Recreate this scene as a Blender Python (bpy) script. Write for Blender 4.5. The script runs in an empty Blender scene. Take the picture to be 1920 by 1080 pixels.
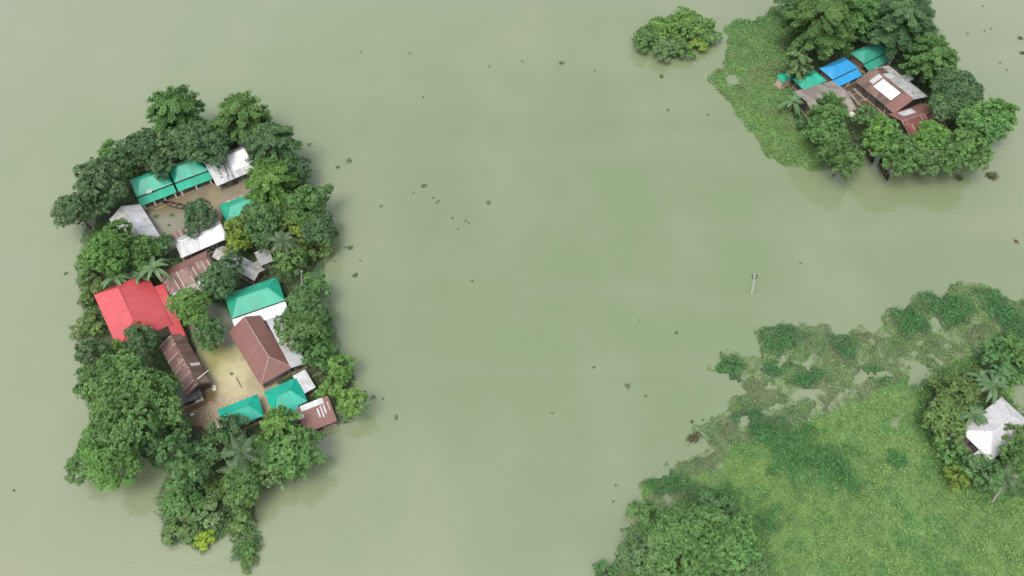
import bpy, math, random
import numpy as np
from mathutils import Vector, Matrix
SC = bpy.context.scene
COL = SC.collection
R = math.radians
rng = np.random.default_rng(7)
random.seed(7)

# ------------------------------------------------------------------ camera, sky, sun, exposure
CAM_H, PITCH, HFOV = 108.0, 56.5, 66.0
cam = bpy.data.cameras.new('camera')
cam.sensor_width = 36.0
cam.angle = R(HFOV)
cam.clip_start, cam.clip_end = 1.0, 9000.0
camo = bpy.data.objects.new('camera', cam)
camo.location = (0, 0, CAM_H)
camo.rotation_euler = (R(90 - PITCH), 0, 0)
COL.objects.link(camo)
SC.camera = camo

SUN_EL, SUN_AZ = 68.0, 215.0          # azimuth clockwise from +Y: the bright part of the overcast sky, low left of the picture
world = bpy.data.worlds.new('World')
SC.world = world
world.use_nodes = True
wn = world.node_tree
wn.nodes.clear()
w_out = wn.nodes.new('ShaderNodeOutputWorld')
w_bg = wn.nodes.new('ShaderNodeBackground')
w_hs = wn.nodes.new('ShaderNodeHueSaturation')
w_sky = wn.nodes.new('ShaderNodeTexSky')
w_sky.sky_type = 'NISHITA'
w_sky.sun_disc = False
w_sky.sun_elevation = R(SUN_EL)
w_sky.sun_rotation = R(SUN_AZ)
w_sky.dust_density = 4.0
w_hs.inputs['Saturation'].default_value = 0.45
w_bg.inputs['Strength'].default_value = 0.15
wn.links.new(w_sky.outputs[0], w_hs.inputs['Color'])
wn.links.new(w_hs.outputs[0], w_bg.inputs[0])
wn.links.new(w_bg.outputs[0], w_out.inputs[0])
sun = bpy.data.lights.new('sun', 'SUN')
sun.energy = 1.0
sun.angle = R(26)
sun.color = (1.0, 0.965, 0.9)
suno = bpy.data.objects.new('sun', sun)
suno.rotation_euler = (R(90 - SUN_EL), 0, R(180 - SUN_AZ))
COL.objects.link(suno)
SC.view_settings.view_transform = 'Standard'
SC.view_settings.look = 'None'
SC.view_settings.gamma = 1.0
SC.view_settings.use_curve_mapping = False
SC.view_settings.exposure = 0.66

# ------------------------------------------------------------------ helpers
FPX = 960.0 / math.tan(R(HFOV / 2))
SP, CP = math.sin(R(PITCH)), math.cos(R(PITCH))

def at(px, py, z=0.0):
    """ground plan point (metres) seen at that place of the 1920 x 1080 survey picture, at height z"""
    u = (px - 960.0) / FPX
    v = (540.0 - py) / FPX
    d = (u, CP + v * SP, -SP + v * CP)
    t = (z - CAM_H) / d[2]
    return Vector((d[0] * t, d[1] * t, z))

def mpp(p):
    """metres per survey pixel at a point"""
    return (p.y * CP + (CAM_H - p.z) * SP) / FPX

def tag(o, label=None, cat=None, group=None, kind=None):
    if label: o['label'] = label
    if cat: o['category'] = cat
    if group: o['group'] = group
    if kind: o['kind'] = kind
    return o

def empty(name, loc, rz=0.0):
    o = bpy.data.objects.new(name, None)
    o.empty_display_size = 0.3
    o.location = loc
    o.rotation_euler = (0, 0, rz)
    COL.objects.link(o)
    return o

def link(name, me, parent=None, mat=None):
    o = bpy.data.objects.new(name, me)
    COL.objects.link(o)
    if parent: o.parent = parent
    if mat is not None:
        if not me.materials: me.materials.append(mat)
        else:
            o.material_slots[0].link = 'OBJECT'
            o.material_slots[0].material = mat
    return o

class MB:
    """collects faces (with uv in metres) into one mesh"""
    def __init__(s): s.v, s.f, s.uv, s.sm = [], [], [], []
    def face(s, pts, uv=None, smooth=False):
        i = len(s.v)
        s.v += [tuple(p) for p in pts]
        s.f.append(tuple(range(i, i + len(pts))))
        s.uv.append(uv or [(p[0], p[1]) for p in pts])
        s.sm.append(smooth)
    def slab(s, pts, th, uv=None):
        """a flat polygon (counter-clockwise from outside) given thickness downwards"""
        P = [Vector(p) for p in pts]
        n = (P[1] - P[0]).cross(P[-1] - P[0]).normalized()
        Q = [p - n * th for p in P]
        s.face(P, uv)
        s.face(Q[::-1], uv[::-1] if uv else None)
        k = len(P)
        for i in range(k):
            j = (i + 1) % k
            s.face([P[i], Q[i], Q[j], P[j]], [uv[i], uv[i], uv[j], uv[j]] if uv else None)
    def box(s, lo, hi, rot=None, org=(0, 0, 0)):
        x0, y0, z0 = lo; x1, y1, z1 = hi
        c = [Vector(p) for p in ((x0,y0,z0),(x1,y0,z0),(x1,y1,z0),(x0,y1,z0),(x0,y0,z1),(x1,y0,z1),(x1,y1,z1),(x0,y1,z1))]
        if rot is not None: c = [rot @ p + Vector(org) for p in c]
        for q in ((3,2,1,0),(4,5,6,7),(0,1,5,4),(1,2,6,5),(2,3,7,6),(3,0,4,7)):
            pts = [c[i] for i in q]
            if q in ((0,1,5,4),(2,3,7,6)): uv = [(p.x, p.z) for p in pts]
            elif q in ((1,2,6,5),(3,0,4,7)): uv = [(p.y, p.z) for p in pts]
            else: uv = None
            s.face(pts, uv)
    def tube(s, path, rad, n=7, caps=True):
        path = [Vector(p) for p in path]
        if not isinstance(rad, (list, tuple)): rad = [rad] * len(path)
        rings = []
        for i, p in enumerate(path):
            d = (path[min(i + 1, len(path) - 1)] - path[max(i - 1, 0)]).normalized()
            a = d.cross(Vector((0.13, 0.31, 0.94)))
            if a.length < 1e-3: a = d.cross(Vector((1, 0, 0)))
            a.normalize(); b = d.cross(a)
            rings.append([p + (a * math.cos(2*math.pi*k/n) + b * math.sin(2*math.pi*k/n)) * rad[i] for k in range(n)])
        for i in range(len(rings) - 1):
            for k in range(n):
                j = (k + 1) % n
                s.face([rings[i][k], rings[i+1][k], rings[i+1][j], rings[i][j]][::-1], None, True)
        if caps:
            s.face(rings[-1]); s.face(rings[0][::-1])
    def mesh(s, name):
        me = bpy.data.meshes.new(name)
        me.from_pydata(s.v, [], s.f)
        ul = me.uv_layers.new(name='uv')
        ul.data.foreach_set('uv', np.array([c for f in s.uv for c in f], dtype=np.float32).ravel())
        me.polygons.foreach_set('use_smooth', s.sm)
        me.update()
        return me
    def build(s, name, mat, parent=None):
        return link(name, s.mesh(name), parent, mat)

def quads(name, V, tint=None, mats=None):
    """V (N,4,3) -> mesh of N separate leaf faces with a per-leaf tint"""
    n = len(V)
    me = bpy.data.meshes.new(name)
    me.vertices.add(4 * n)
    me.vertices.foreach_set('co', np.ascontiguousarray(V, dtype=np.float32).ravel())
    me.loops.add(4 * n)
    me.loops.foreach_set('vertex_index', np.arange(4 * n, dtype=np.int32))
    me.polygons.add(n)
    me.polygons.foreach_set('loop_start', np.arange(0, 4 * n, 4, dtype=np.int32))
    if mats is not None: me.polygons.foreach_set('material_index', mats.astype(np.int32))
    if tint is not None:
        a = me.attributes.new('tint', 'FLOAT', 'POINT')
        a.data.foreach_set('value', np.repeat(tint, 4).astype(np.float32))
    me.update(calc_edges=True)
    me.validate()
    return me

def unit(a): return a / np.maximum(np.linalg.norm(a, axis=-1, keepdims=True), 1e-9)

def leaves(c, n, L, W, r, along=None, fold=0.0):
    """diamond leaves centred at c with normals n; along = preferred axis in plane"""
    N = len(c)
    t = r.normal(size=(N, 3)) if along is None else along + 0.45 * r.normal(size=(N, 3))
    t = unit(t - n * np.sum(t * n, -1, keepdims=True))
    b = np.cross(n, t)
    L = (L * r.uniform(0.65, 1.25, N))[:, None]; W = (W * r.uniform(0.7, 1.2, N))[:, None]
    droop = n * (-0.16) * L
    return np.stack([c - t * L * .5 + droop * .3, c + b * W * .5, c + t * L * .5 + droop, c - b * W * .5], 1)

# value noise on the plan
_lat = rng.random((256, 256))
def vnoise(x, y, s, o=0):
    x = np.asarray(x) / s + 57.3 + o * 13.7; y = np.asarray(y) / s + 91.1 + o * 7.9
    xi = np.floor(x).astype(int); yi = np.floor(y).astype(int)
    fx = x - xi; fy = y - yi
    fx = fx * fx * (3 - 2 * fx); fy = fy * fy * (3 - 2 * fy)
    g = lambda i, j: _lat[i % 256, j % 256]
    return (g(xi, yi) * (1 - fx) + g(xi + 1, yi) * fx) * (1 - fy) + (g(xi, yi + 1) * (1 - fx) + g(xi + 1, yi + 1) * fx) * fy

def poly(pts): return np.array([at(*p)[:2] for p in pts])

def inside(P, X, Y):
    r = np.zeros(X.shape, bool)
    j = len(P) - 1
    for i in range(len(P)):
        xi, yi = P[i]; xj, yj = P[j]
        c = ((yi > Y) != (yj > Y)) & (X < (xj - xi) * (Y - yi) / (yj - yi + 1e-12) + xi)
        r ^= c
        j = i
    return r

def wobble(X, Y, a, s):
    return X + a * (vnoise(X, Y, s, 1) - .5) * 2 + a * (vnoise(X, Y, s * .35, 3) - .5), Y + a * (vnoise(X, Y, s, 2) - .5) * 2 + a * (vnoise(X, Y, s * .35, 4) - .5)

def ell(X, Y, cx, cy, rx, ry):
    """1 in the middle of an oval patch given in survey pixels, 0 outside"""
    c = at(cx, cy); k = mpp(c)
    d = np.sqrt(((X - c.x) / (rx * k)) ** 2 + ((Y - c.y) / (ry * k / SP)) ** 2)
    return np.clip(1.35 - d, 0, 1)

# ------------------------------------------------------------------ materials
def new_mat(name):
    m = bpy.data.materials.new(name)
    m.use_nodes = True
    nt = m.node_tree
    nt.nodes.clear()
    out = nt.nodes.new('ShaderNodeOutputMaterial')
    bs = nt.nodes.new('ShaderNodeBsdfPrincipled')
    nt.links.new(bs.outputs[0], out.inputs[0])
    return m, nt, bs, out

def nd(nt, typ, **kw):
    n = nt.nodes.new(typ)
    for k, v in kw.items(): setattr(n, k, v)
    return n

def mth(nt, op, a, b=None, c=None, clamp=False):
    n = nt.nodes.new('ShaderNodeMath'); n.operation = op; n.use_clamp = clamp
    for i, x in enumerate((a, b, c)):
        if x is None: continue
        if isinstance(x, (int, float)): n.inputs[i].default_value = x
        else: nt.links.new(x, n.inputs[i])
    return n.outputs[0]

def mixc(nt, f, a, b, blend='MIX'):
    n = nt.nodes.new('ShaderNodeMix'); n.data_type = 'RGBA'; n.blend_type = blend
    for sock, x in ((n.inputs[0], f), (n.inputs[6], a), (n.inputs[7], b)):
        if isinstance(x, (int, float)): sock.default_value = x
        elif isinstance(x, tuple): sock.default_value = (*x, 1)
        else: nt.links.new(x, sock)
    return n.outputs[2]

def noise(nt, scale, detail=3, vec=None, rough=.55):
    n = nd(nt, 'ShaderNodeTexNoise')
    n.inputs['Scale'].default_value = scale; n.inputs['Detail'].default_value = detail; n.inputs['Roughness'].default_value = rough
    if vec is not None: nt.links.new(vec, n.inputs['Vector'])
    return n.outputs[0]

def mapr(nt, x, a, b, c=0., d=1.):
    n = nd(nt, 'ShaderNodeMapRange'); n.interpolation_type = 'SMOOTHSTEP'
    nt.links.new(x, n.inputs[0])
    for i, v in enumerate((a, b, c, d)): n.inputs[i + 1].default_value = v
    return n.outputs[0]

def plain(name, col, rough=.6, spread=.35, scale=1.2, dirt=None):
    m, nt, bs, _ = new_mat(name)
    co = nd(nt, 'ShaderNodeTexCoord').outputs['Object']
    f = noise(nt, scale, 5, co)
    lo = tuple(c * (1 - spread) for c in col); hi = tuple(min(1, c * (1 + spread)) for c in col)
    c = mixc(nt, mapr(nt, f, .3, .7), lo, hi)
    if dirt:
        c = mixc(nt, mapr(nt, noise(nt, scale * 2.3, 6, co), .5, .68), c, dirt)
    nt.links.new(c, bs.inputs['Base Color'])
    bs.inputs['Roughness'].default_value = rough
    return m

def roof_mat(name, base, alt=None, p_alt=0., rust=None, rust_amt=0., stripe=None, stripe_amt=0., rough=.42, jit=.12, spec=.5, sheet=.83, lap=2.4):
    """corrugated sheet metal; uv.x runs along the eave, uv.y up the slope, both in metres"""
    m, nt, bs, _ = new_mat(name)
    uvn = nd(nt, 'ShaderNodeUVMap'); uvn.uv_map = 'uv'
    sep = nd(nt, 'ShaderNodeSeparateXYZ'); nt.links.new(uvn.outputs[0], sep.inputs[0])
    u, v = sep.outputs[0], sep.outputs[1]
    oi = nd(nt, 'ShaderNodeObjectInfo').outputs['Random']
    us = mth(nt, 'DIVIDE', u, sheet); vs = mth(nt, 'DIVIDE', v, lap)
    def wnoise(k):
        cb = nd(nt, 'ShaderNodeCombineXYZ')
        nt.links.new(mth(nt, 'FLOOR', us), cb.inputs[0]); nt.links.new(mth(nt, 'FLOOR', vs), cb.inputs[1])
        nt.links.new(mth(nt, 'MULTIPLY_ADD', oi, 37., k), cb.inputs[2])
        w = nd(nt, 'ShaderNodeTexWhiteNoise'); nt.links.new(cb.outputs[0], w.inputs[0]); return w.outputs[0]
    c = mixc(nt, wnoise(.0), tuple(x * (1 - jit) for x in base), tuple(min(1, x * (1 + jit)) for x in base))
    if alt: c = mixc(nt, mth(nt, 'LESS_THAN', wnoise(5.3), p_alt), c, alt)
    sv = nd(nt, 'ShaderNodeCombineXYZ')
    nt.links.new(mth(nt, 'MULTIPLY', u, 2.2), sv.inputs[0]); nt.links.new(mth(nt, 'MULTIPLY', v, .35), sv.inputs[1]); nt.links.new(mth(nt, 'MULTIPLY', oi, 91.), sv.inputs[2])
    streak = noise(nt, 1.0, 4, sv.outputs[0])
    c = mixc(nt, mapr(nt, streak, .3, .75, 0, .42), c, tuple(x * .62 for x in base))
    if rust:
        rv = nd(nt, 'ShaderNodeCombineXYZ')
        nt.links.new(u, rv.inputs[0]); nt.links.new(mth(nt, 'MULTIPLY', v, .6), rv.inputs[1]); nt.links.new(mth(nt, 'MULTIPLY', oi, 53.), rv.inputs[2])
        rn = noise(nt, .75, 6, rv.outputs[0], .65)
        c = mixc(nt, mapr(nt, rn, .66 - rust_amt * .4, .78 - rust_amt * .4), c, rust)
    if stripe:
        fr = mth(nt, 'FRACT', us)
        st = mth(nt, 'LESS_THAN', fr, .17)
        st = mth(nt, 'MULTIPLY', st, mth(nt, 'LESS_THAN', wnoise(9.1), stripe_amt))
        st = mth(nt, 'MULTIPLY', st, mapr(nt, noise(nt, 1.3, 3, sv.outputs[0]), .35, .55))
        c = mixc(nt, st, c, stripe)
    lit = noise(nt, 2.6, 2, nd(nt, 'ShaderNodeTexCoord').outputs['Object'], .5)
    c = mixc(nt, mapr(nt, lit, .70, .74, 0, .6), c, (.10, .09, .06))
    # sheet edges: a thin darker lap line
    e1 = mth(nt, 'LESS_THAN', mth(nt, 'FRACT', vs), .035)
    e2 = mth(nt, 'LESS_THAN', mth(nt, 'FRACT', us), .05)
    e = mth(nt, 'MAXIMUM', e1, e2)
    c = mixc(nt, mth(nt, 'MULTIPLY', e, .22), c, tuple(x * .45 for x in base))
    nt.links.new(c, bs.inputs['Base Color'])
    bs.inputs['Roughness'].default_value = rough
    bs.inputs['Specular IOR Level'].default_value = spec
    wv = mth(nt, 'SINE', mth(nt, 'MULTIPLY', u, 2 * math.pi / .16))
    hgt = mth(nt, 'MULTIPLY_ADD', wv, .3, mth(nt, 'MULTIPLY', streak, 1.2))
    bp = nd(nt, 'ShaderNodeBump'); bp.inputs['Strength'].default_value = .25; bp.inputs['Distance'].default_value = .03
    nt.links.new(hgt, bp.inputs['Height']); nt.links.new(bp.outputs[0], bs.inputs['Normal'])
    return m

def leaf_mat(name, a, b, transl=.22, rough=.5, hue=.012):
    m, nt, bs, out = new_mat(name)
    t = nd(nt, 'ShaderNodeAttribute'); t.attribute_name = 'tint'
    c = mixc(nt, t.outputs['Fac'], a, b)
    oi = nd(nt, 'ShaderNodeObjectInfo').outputs['Random']
    hs = nd(nt, 'ShaderNodeHueSaturation')
    nt.links.new(c, hs.inputs['Color'])
    nt.links.new(mth(nt, 'MULTIPLY_ADD', oi, 2 * hue, .5 - hue), hs.inputs['Hue'])
    nt.links.new(mth(nt, 'MULTIPLY_ADD', mth(nt, 'FRACT', mth(nt, 'MULTIPLY', oi, 17.3)), .3, .85), hs.inputs['Value'])
    nt.links.new(hs.outputs[0], bs.inputs['Base Color'])
    bs.inputs['Roughness'].default_value = rough
    bs.inputs['Specular IOR Level'].default_value = .35
    tr = nd(nt, 'ShaderNodeBsdfTranslucent'); nt.links.new(hs.outputs[0], tr.inputs[0])
    mx = nd(nt, 'ShaderNodeMixShader'); mx.inputs[0].default_value = transl
    nt.links.new(bs.outputs[0], mx.inputs[1]); nt.links.new(tr.outputs[0], mx.inputs[2]); nt.links.new(mx.outputs[0], out.inputs[0])
    return m

def attr_mat(name, rough=.5, bump=.0, spec=.5, nscale=.7, namt=.3):
    """soil: the mud's own colour comes from a colour attribute laid on the sheet"""
    m, nt, bs, _ = new_mat(name)
    a = nd(nt, 'ShaderNodeVertexColor'); a.layer_name = 'soil'
    co = nd(nt, 'ShaderNodeTexCoord').outputs['Object']
    f = noise(nt, nscale, 6, co, .65)
    c = mixc(nt, mapr(nt, f, .3, .7, 0, namt), a.outputs[0], mixc(nt, 1.0, a.outputs[0], (.55, .55, .5), 'MULTIPLY'))
    nt.links.new(c, bs.inputs['Base Color'])
    bs.inputs['Roughness'].default_value = rough
    bs.inputs['Specular IOR Level'].default_value = spec
    if bump:
        bp = nd(nt, 'ShaderNodeBump'); bp.inputs['Strength'].default_value = bump; bp.inputs['Distance'].default_value = .1
        nt.links.new(noise(nt, 3, 5, co), bp.inputs['Height']); nt.links.new(bp.outputs[0], bs.inputs['Normal'])
    return m

CLEAR = at(1200, 520)                 # middle of a clearer, greener stretch of the flood
def water_mat():
    m, nt, bs, _ = new_mat('flood_water')
    co = nd(nt, 'ShaderNodeTexCoord').outputs['Object']
    mp = nd(nt, 'ShaderNodeMapping'); mp.inputs['Scale'].default_value = (1, .6, 1); mp.inputs['Rotation'].default_value = (0, 0, R(25)); nt.links.new(co, mp.inputs[0])
    big = noise(nt, .011, 3, mp.outputs[0], .5)
    mid = noise(nt, .05, 4, mp.outputs[0], .55)
    c = mixc(nt, mapr(nt, big, .35, .65), (.240, .258, .164), (.212, .250, .145))
    clr = nd(nt, 'ShaderNodeVectorMath'); clr.operation = 'DISTANCE'; nt.links.new(co, clr.inputs[0]); clr.inputs[1].default_value = (CLEAR.x, CLEAR.y, 0)
    wob = mth(nt, 'MULTIPLY_ADD', big, 50., clr.outputs['Value'])
    c = mixc(nt, mapr(nt, wob, 40., 160., .95, 0.), c, (.164, .214, .110))
    ms = nd(nt, 'ShaderNodeMapping'); ms.inputs['Scale'].default_value = (.016, .11, 1); ms.inputs['Rotation'].default_value = (0, 0, R(35)); nt.links.new(co, ms.inputs[0])
    c = mixc(nt, mapr(nt, noise(nt, 1., 5, ms.outputs[0], .6), .45, .8, 0, .25), c, (.268, .282, .19))
    c = mixc(nt, mapr(nt, mid, .42, .7, 0, .35), c, (.250, .276, .176))
    nt.links.new(c, bs.inputs['Base Color'])
    bs.inputs['Roughness'].default_value = .09
    bs.inputs['Coat Weight'].default_value = .7
    bs.inputs['Coat Roughness'].default_value = .05
    bs.inputs['IOR'].default_value = 1.33
    bs.inputs['Specular IOR Level'].default_value = 1.0
    mp2 = nd(nt, 'ShaderNodeMapping'); mp2.inputs['Scale'].default_value = (1, 2.2, 1); mp2.inputs['Rotation'].default_value = (0, 0, R(-30)); nt.links.new(co, mp2.inputs[0])
    rip = mth(nt, 'MULTIPLY_ADD', noise(nt, .35, 2, mp2.outputs[0], .5), 2.0, noise(nt, 1.1, 4, mp2.outputs[0], .6))
    for (qx, qy, rad, wl, amp) in ((1655, 322, 12., .95, .7),):
        q = at(qx, qy)
        dn = nd(nt, 'ShaderNodeVectorMath'); dn.operation = 'DISTANCE'; nt.links.new(co, dn.inputs[0]); dn.inputs[1].default_value = (q.x, q.y, 0)
        ds = mth(nt, 'MULTIPLY_ADD', noise(nt, .25, 2, co), 2.5, dn.outputs['Value'])
        ring = mth(nt, 'MULTIPLY', mth(nt, 'SINE', mth(nt, 'MULTIPLY', ds, 2 * math.pi / wl)), mapr(nt, dn.outputs['Value'], rad * .3, rad, 1., 0.))
        rip = mth(nt, 'MULTIPLY_ADD', ring, amp, rip)
    mask = mapr(nt, noise(nt, .03, 2, co), .4, .7, .2, 1.)
    bp = nd(nt, 'ShaderNodeBump'); bp.inputs['Distance'].default_value = .05
    nt.links.new(mth(nt, 'MULTIPLY', mask, .55), bp.inputs['Strength'])
    nt.links.new(rip, bp.inputs['Height']); nt.links.new(bp.outputs[0], bs.inputs['Normal']); nt.links.new(bp.outputs[0], bs.inputs['Coat Normal'])
    return m

M = {}
M['water'] = water_mat()
M['teal'] = roof_mat('teal_sheet', (.024, .385, .245), alt=(.03, .33, .215), p_alt=.25, rust=(.06, .28, .19), rust_amt=.25, rough=.42, jit=.08)
M['teal_deep'] = roof_mat('teal_sheet_deep', (.010, .385, .27), alt=(.015, .33, .23), p_alt=.25, rust=(.05, .28, .2), rust_amt=.22, rough=.46, jit=.08)
M['teal_dull'] = roof_mat('teal_sheet_dull', (.035, .30, .20), rust=(.12, .25, .2), rust_amt=.3, rough=.5, jit=.08)
M['blue'] = roof_mat('blue_sheet', (.03, .30, .60), rough=.42, jit=.05)
M['red'] = roof_mat('red_sheet', (.55, .075, .082), rough=.34, jit=.04, spec=.9)
M['white'] = roof_mat('white_sheet', (.54, .555, .565), alt=(.45, .46, .47), p_alt=.3, rust=(.40, .385, .36), rust_amt=.38, rough=.45, jit=.08)
M['white_new'] = roof_mat('bright_white_sheet', (.86, .87, .87), rough=.4, jit=.03)
M['white_dull'] = roof_mat('weathered_white_sheet', (.57, .565, .57), alt=(.50, .495, .50), p_alt=.3, rust=(.46, .44, .42), rust_amt=.25, rough=.45, jit=.07)
M['grey'] = roof_mat('grey_sheet', (.42, .43, .42), alt=(.30, .30, .29), p_alt=.25, rust=(.30, .27, .24), rust_amt=.45, rough=.5, jit=.15)
M['greywhite'] = roof_mat('patched_grey_sheet', (.50, .51, .50), alt=(.40, .41, .40), p_alt=.35, rust=(.2, .19, .17), rust_amt=.25, stripe=(.16, .15, .14), stripe_amt=.25, rough=.45, jit=.12)
M['tan'] = roof_mat('tan_sheet', (.27, .245, .21), alt=(.2, .18, .155), p_alt=.3, rust=(.2, .165, .14), rust_amt=.5, rough=.6, jit=.15)
M['brown'] = roof_mat('brown_sheet', (.225, .112, .096), rust=(.195, .098, .084), rust_amt=.4, rough=.55, jit=.07, spec=.35)
M['rust'] = roof_mat('rusted_sheet', (.215, .125, .108), alt=(.155, .09, .078), p_alt=.4, rust=(.27, .18, .155), rust_amt=.35, stripe=(.5, .44, .39), stripe_amt=.65, rough=.65, jit=.2, spec=.3)
M['rust_red'] = roof_mat('red_rust_sheet', (.20, .078, .062), alt=(.15, .066, .054), p_alt=.3, rust=(.24, .115, .09), rust_amt=.3, stripe=(.5, .42, .36), stripe_amt=.5, rough=.6, jit=.18, spec=.3)
M['darkrust'] = roof_mat('dark_rust_sheet', (.125, .085, .068), alt=(.17, .10, .08), p_alt=.35, rust=(.20, .135, .11), rust_amt=.4, rough=.65, jit=.2, spec=.3)
M['darktin'] = roof_mat('dark_tin_sheet', (.07, .07, .075), alt=(.12, .12, .12), p_alt=.3, rust=(.1, .085, .075), rust_amt=.4, rough=.55, jit=.2)
M['wall_tin'] = roof_mat('tin_wall', (.26, .26, .25), alt=(.13, .125, .12), p_alt=.35, rust=(.09, .075, .06), rust_amt=.5, rough=.6, jit=.2)
M['wall_dark'] = roof_mat('dark_wall', (.09, .085, .08), alt=(.06, .055, .05), p_alt=.35, rust=(.12, .09, .07), rust_amt=.4, rough=.65, jit=.2)
M['wall_brick'] = plain('brick_wall', (.24, .16, .125), .8, .3, 2.0, (.12, .09, .07))
M['wall_plaster'] = plain('plaster_wall', (.50, .44, .35), .8, .15, 1.0, (.33, .28, .21))
M['plinth'] = plain('mud_plinth', (.26, .20, .135), .7, .25, 1.2)
M['post'] = plain('white_post', (.74, .73, .70), .6, .08, 2.0)
M['bamboo'] = plain('dry_bamboo', (.46, .38, .27), .6, .2, 2.0)
M['door'] = plain('dark_door', (.05, .04, .035), .6, .3, 2.0)
M['frame'] = plain('window_frame', (.35, .31, .26), .6, .2, 2.0)
M['bark'] = plain('bark', (.13, .10, .075), .9, .35, 2.0)
M['bark_pale'] = plain('pale_bark', (.34, .30, .25), .85, .25, 2.0)
M['boat'] = plain('tarred_wood', (.028, .024, .022), .5, .4, 2.0)
M['boat_in'] = plain('worn_deck_wood', (.17, .105, .075), .7, .3, 2.0)
M['cloth'] = plain('white_sacking', (.72, .68, .58), .8, .12, 3.0, (.5, .45, .36))
M['concrete'] = plain('pole_concrete', (.50, .50, .44), .8, .12, 2.0)
M['steel'] = plain('dark_steel', (.05, .055, .05), .5, .3, 3.0)
M['ridge_pale'] = plain('pale_ridge', (.36, .25, .21), .6, .2, 2.0)
M['timber'] = plain('wet_timber', (.20, .16, .125), .7, .35, 1.5)
M['ground'] = attr_mat('bank_soil', .8, .5, .3, .5, .5)
M['yard'] = attr_mat('flooded_yard_mud', .16, .0, .5, .45, .35)

L = {}
L['dark'] = leaf_mat('dark_leaf', (0.045, 0.098, 0.040), (0.159, 0.281, 0.111))
L['blue'] = leaf_mat('bluish_leaf', (0.050, 0.117, 0.042), (0.161, 0.322, 0.104))
L['mid'] = leaf_mat('mid_leaf', (0.055, 0.131, 0.036), (0.192, 0.369, 0.106))
L['light'] = leaf_mat('light_leaf', (0.072, 0.170, 0.036), (0.229, 0.433, 0.101))
L['yellow'] = leaf_mat('yellow_green_leaf', (0.114, 0.187, 0.032), (0.304, 0.427, 0.076))
L['olive'] = leaf_mat('olive_leaf', (0.062, 0.122, 0.036), (0.213, 0.342, 0.098))
L['lime'] = leaf_mat('lime_leaf', (0.186, 0.304, 0.028), (0.422, 0.608, 0.064))
L['grey'] = leaf_mat('greyish_leaf', (0.067, 0.133, 0.051), (0.217, 0.351, 0.138))
L['banana'] = leaf_mat('banana_leaf', (.055, .13, .05), (.16, .27, .12), .3, .4)
L['palm'] = leaf_mat('palm_leaf', (.05, .095, .04), (.13, .19, .09), .2, .45)
L['rusty'] = leaf_mat('rusty_leaf', (.085, .085, .042), (.17, .16, .08), hue=.0)

# ------------------------------------------------------------------ water and land
wb = MB()
wb.face([(-3500, -1500, 0), (3500, -1500, 0), (3500, 6000, 0), (-3500, 6000, 0)])
tag(wb.build('water', M['water']), kind='structure')

def sheet(name, P, cell, zfun, mat, colfun, amp=.6, ws=4., kind='structure', holes=()):
    """a grid sheet cut to a wobbly outline"""
    x0, y0 = P.min(0) - 2; x1, y1 = P.max(0) + 2
    nx, ny = int((x1 - x0) / cell) + 1, int((y1 - y0) / cell) + 1
    gx, gy = np.meshgrid(x0 + np.arange(nx + 1) * cell, y0 + np.arange(ny + 1) * cell)
    cx, cy = gx[:-1, :-1] + cell / 2, gy[:-1, :-1] + cell / 2
    wx, wy = wobble(cx, cy, amp, ws)
    keep = inside(P, wx, wy)
    for h in holes: keep &= ~inside(h, wx, wy)
    # distance-ish to the edge: repeated erosion
    d = np.zeros(keep.shape); k = keep.copy()
    for i in range(10):
        d += k
        e = k.copy(); e[1:] &= k[:-1]; e[:-1] &= k[1:]; e[:, 1:] &= k[:, :-1]; e[:, :-1] &= k[:, 1:]
        k = e
    dv = np.zeros(gx.shape); cnt = np.zeros(gx.shape)
    for a in (0, 1):
        for b in (0, 1):
            dv[a:ny + a, b:nx + b] += d; cnt[a:ny + a, b:nx + b] += 1
    dv /= cnt
    gx = gx + (vnoise(gx, gy, .7, 5) - .5) * cell * .7; gy = gy + (vnoise(gx, gy, .7, 6) - .5) * cell * .7
    z = zfun(gx, gy, dv)
    idx = np.arange(gx.size).reshape(gx.shape)
    f = np.stack([idx[:-1, :-1], idx[:-1, 1:], idx[1:, 1:], idx[1:, :-1]], -1)[keep]
    used, inv = np.unique(f, return_inverse=True)
    V = np.stack([gx.ravel()[used], gy.ravel()[used], z.ravel()[used]], -1)
    f = inv.reshape(-1, 4)
    me = bpy.data.meshes.new(name)
    me.from_pydata(V.tolist(), [], f.tolist())
    me.polygons.foreach_set('use_smooth', [True] * len(f))
    ca = me.color_attributes.new('soil', 'FLOAT_COLOR', 'POINT')
    c = colfun(V[:, 0], V[:, 1])
    ca.data.foreach_set('color', np.concatenate([c, np.ones((len(c), 1))], 1).astype(np.float32).ravel())
    me.update()
    o = link(name, me, None, mat)
    o['kind'] = kind
    return o

LEFT = poly([(225,285),(330,255),(450,240),(530,280),(595,365),(610,450),(590,520),(606,560),(596,640),(650,690),(680,750),(650,778),(570,822),(575,880),(490,925),(478,1000),(474,1060),(445,1050),(428,990),(390,1035),(325,1015),(305,950),(322,890),(260,860),(180,840),(165,760),(158,680),(160,600),(160,500),(160,430),(205,330)])
RIGHT = poly([(1480,0),(1560,-40),(1720,-30),(1755,60),(1780,120),(1835,185),(1860,250),(1800,310),(1700,318),(1655,290),(1612,278),(1580,318),(1535,300),(1490,230),(1475,120)])
FAR_E = poly([(1710,720),(1790,680),(1850,640),(1990,600),(1990,950),(1900,930),(1790,920),(1740,860)])
BOTTOM = poly([(1185,1000),(1260,955),(1390,960),(1440,1010),(1450,1130),(1170,1130)])
def zb(X, Y, d): return -.12 + np.minimum(d, 6) * .055 + (vnoise(X, Y, 2.5) - .5) * .12
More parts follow.
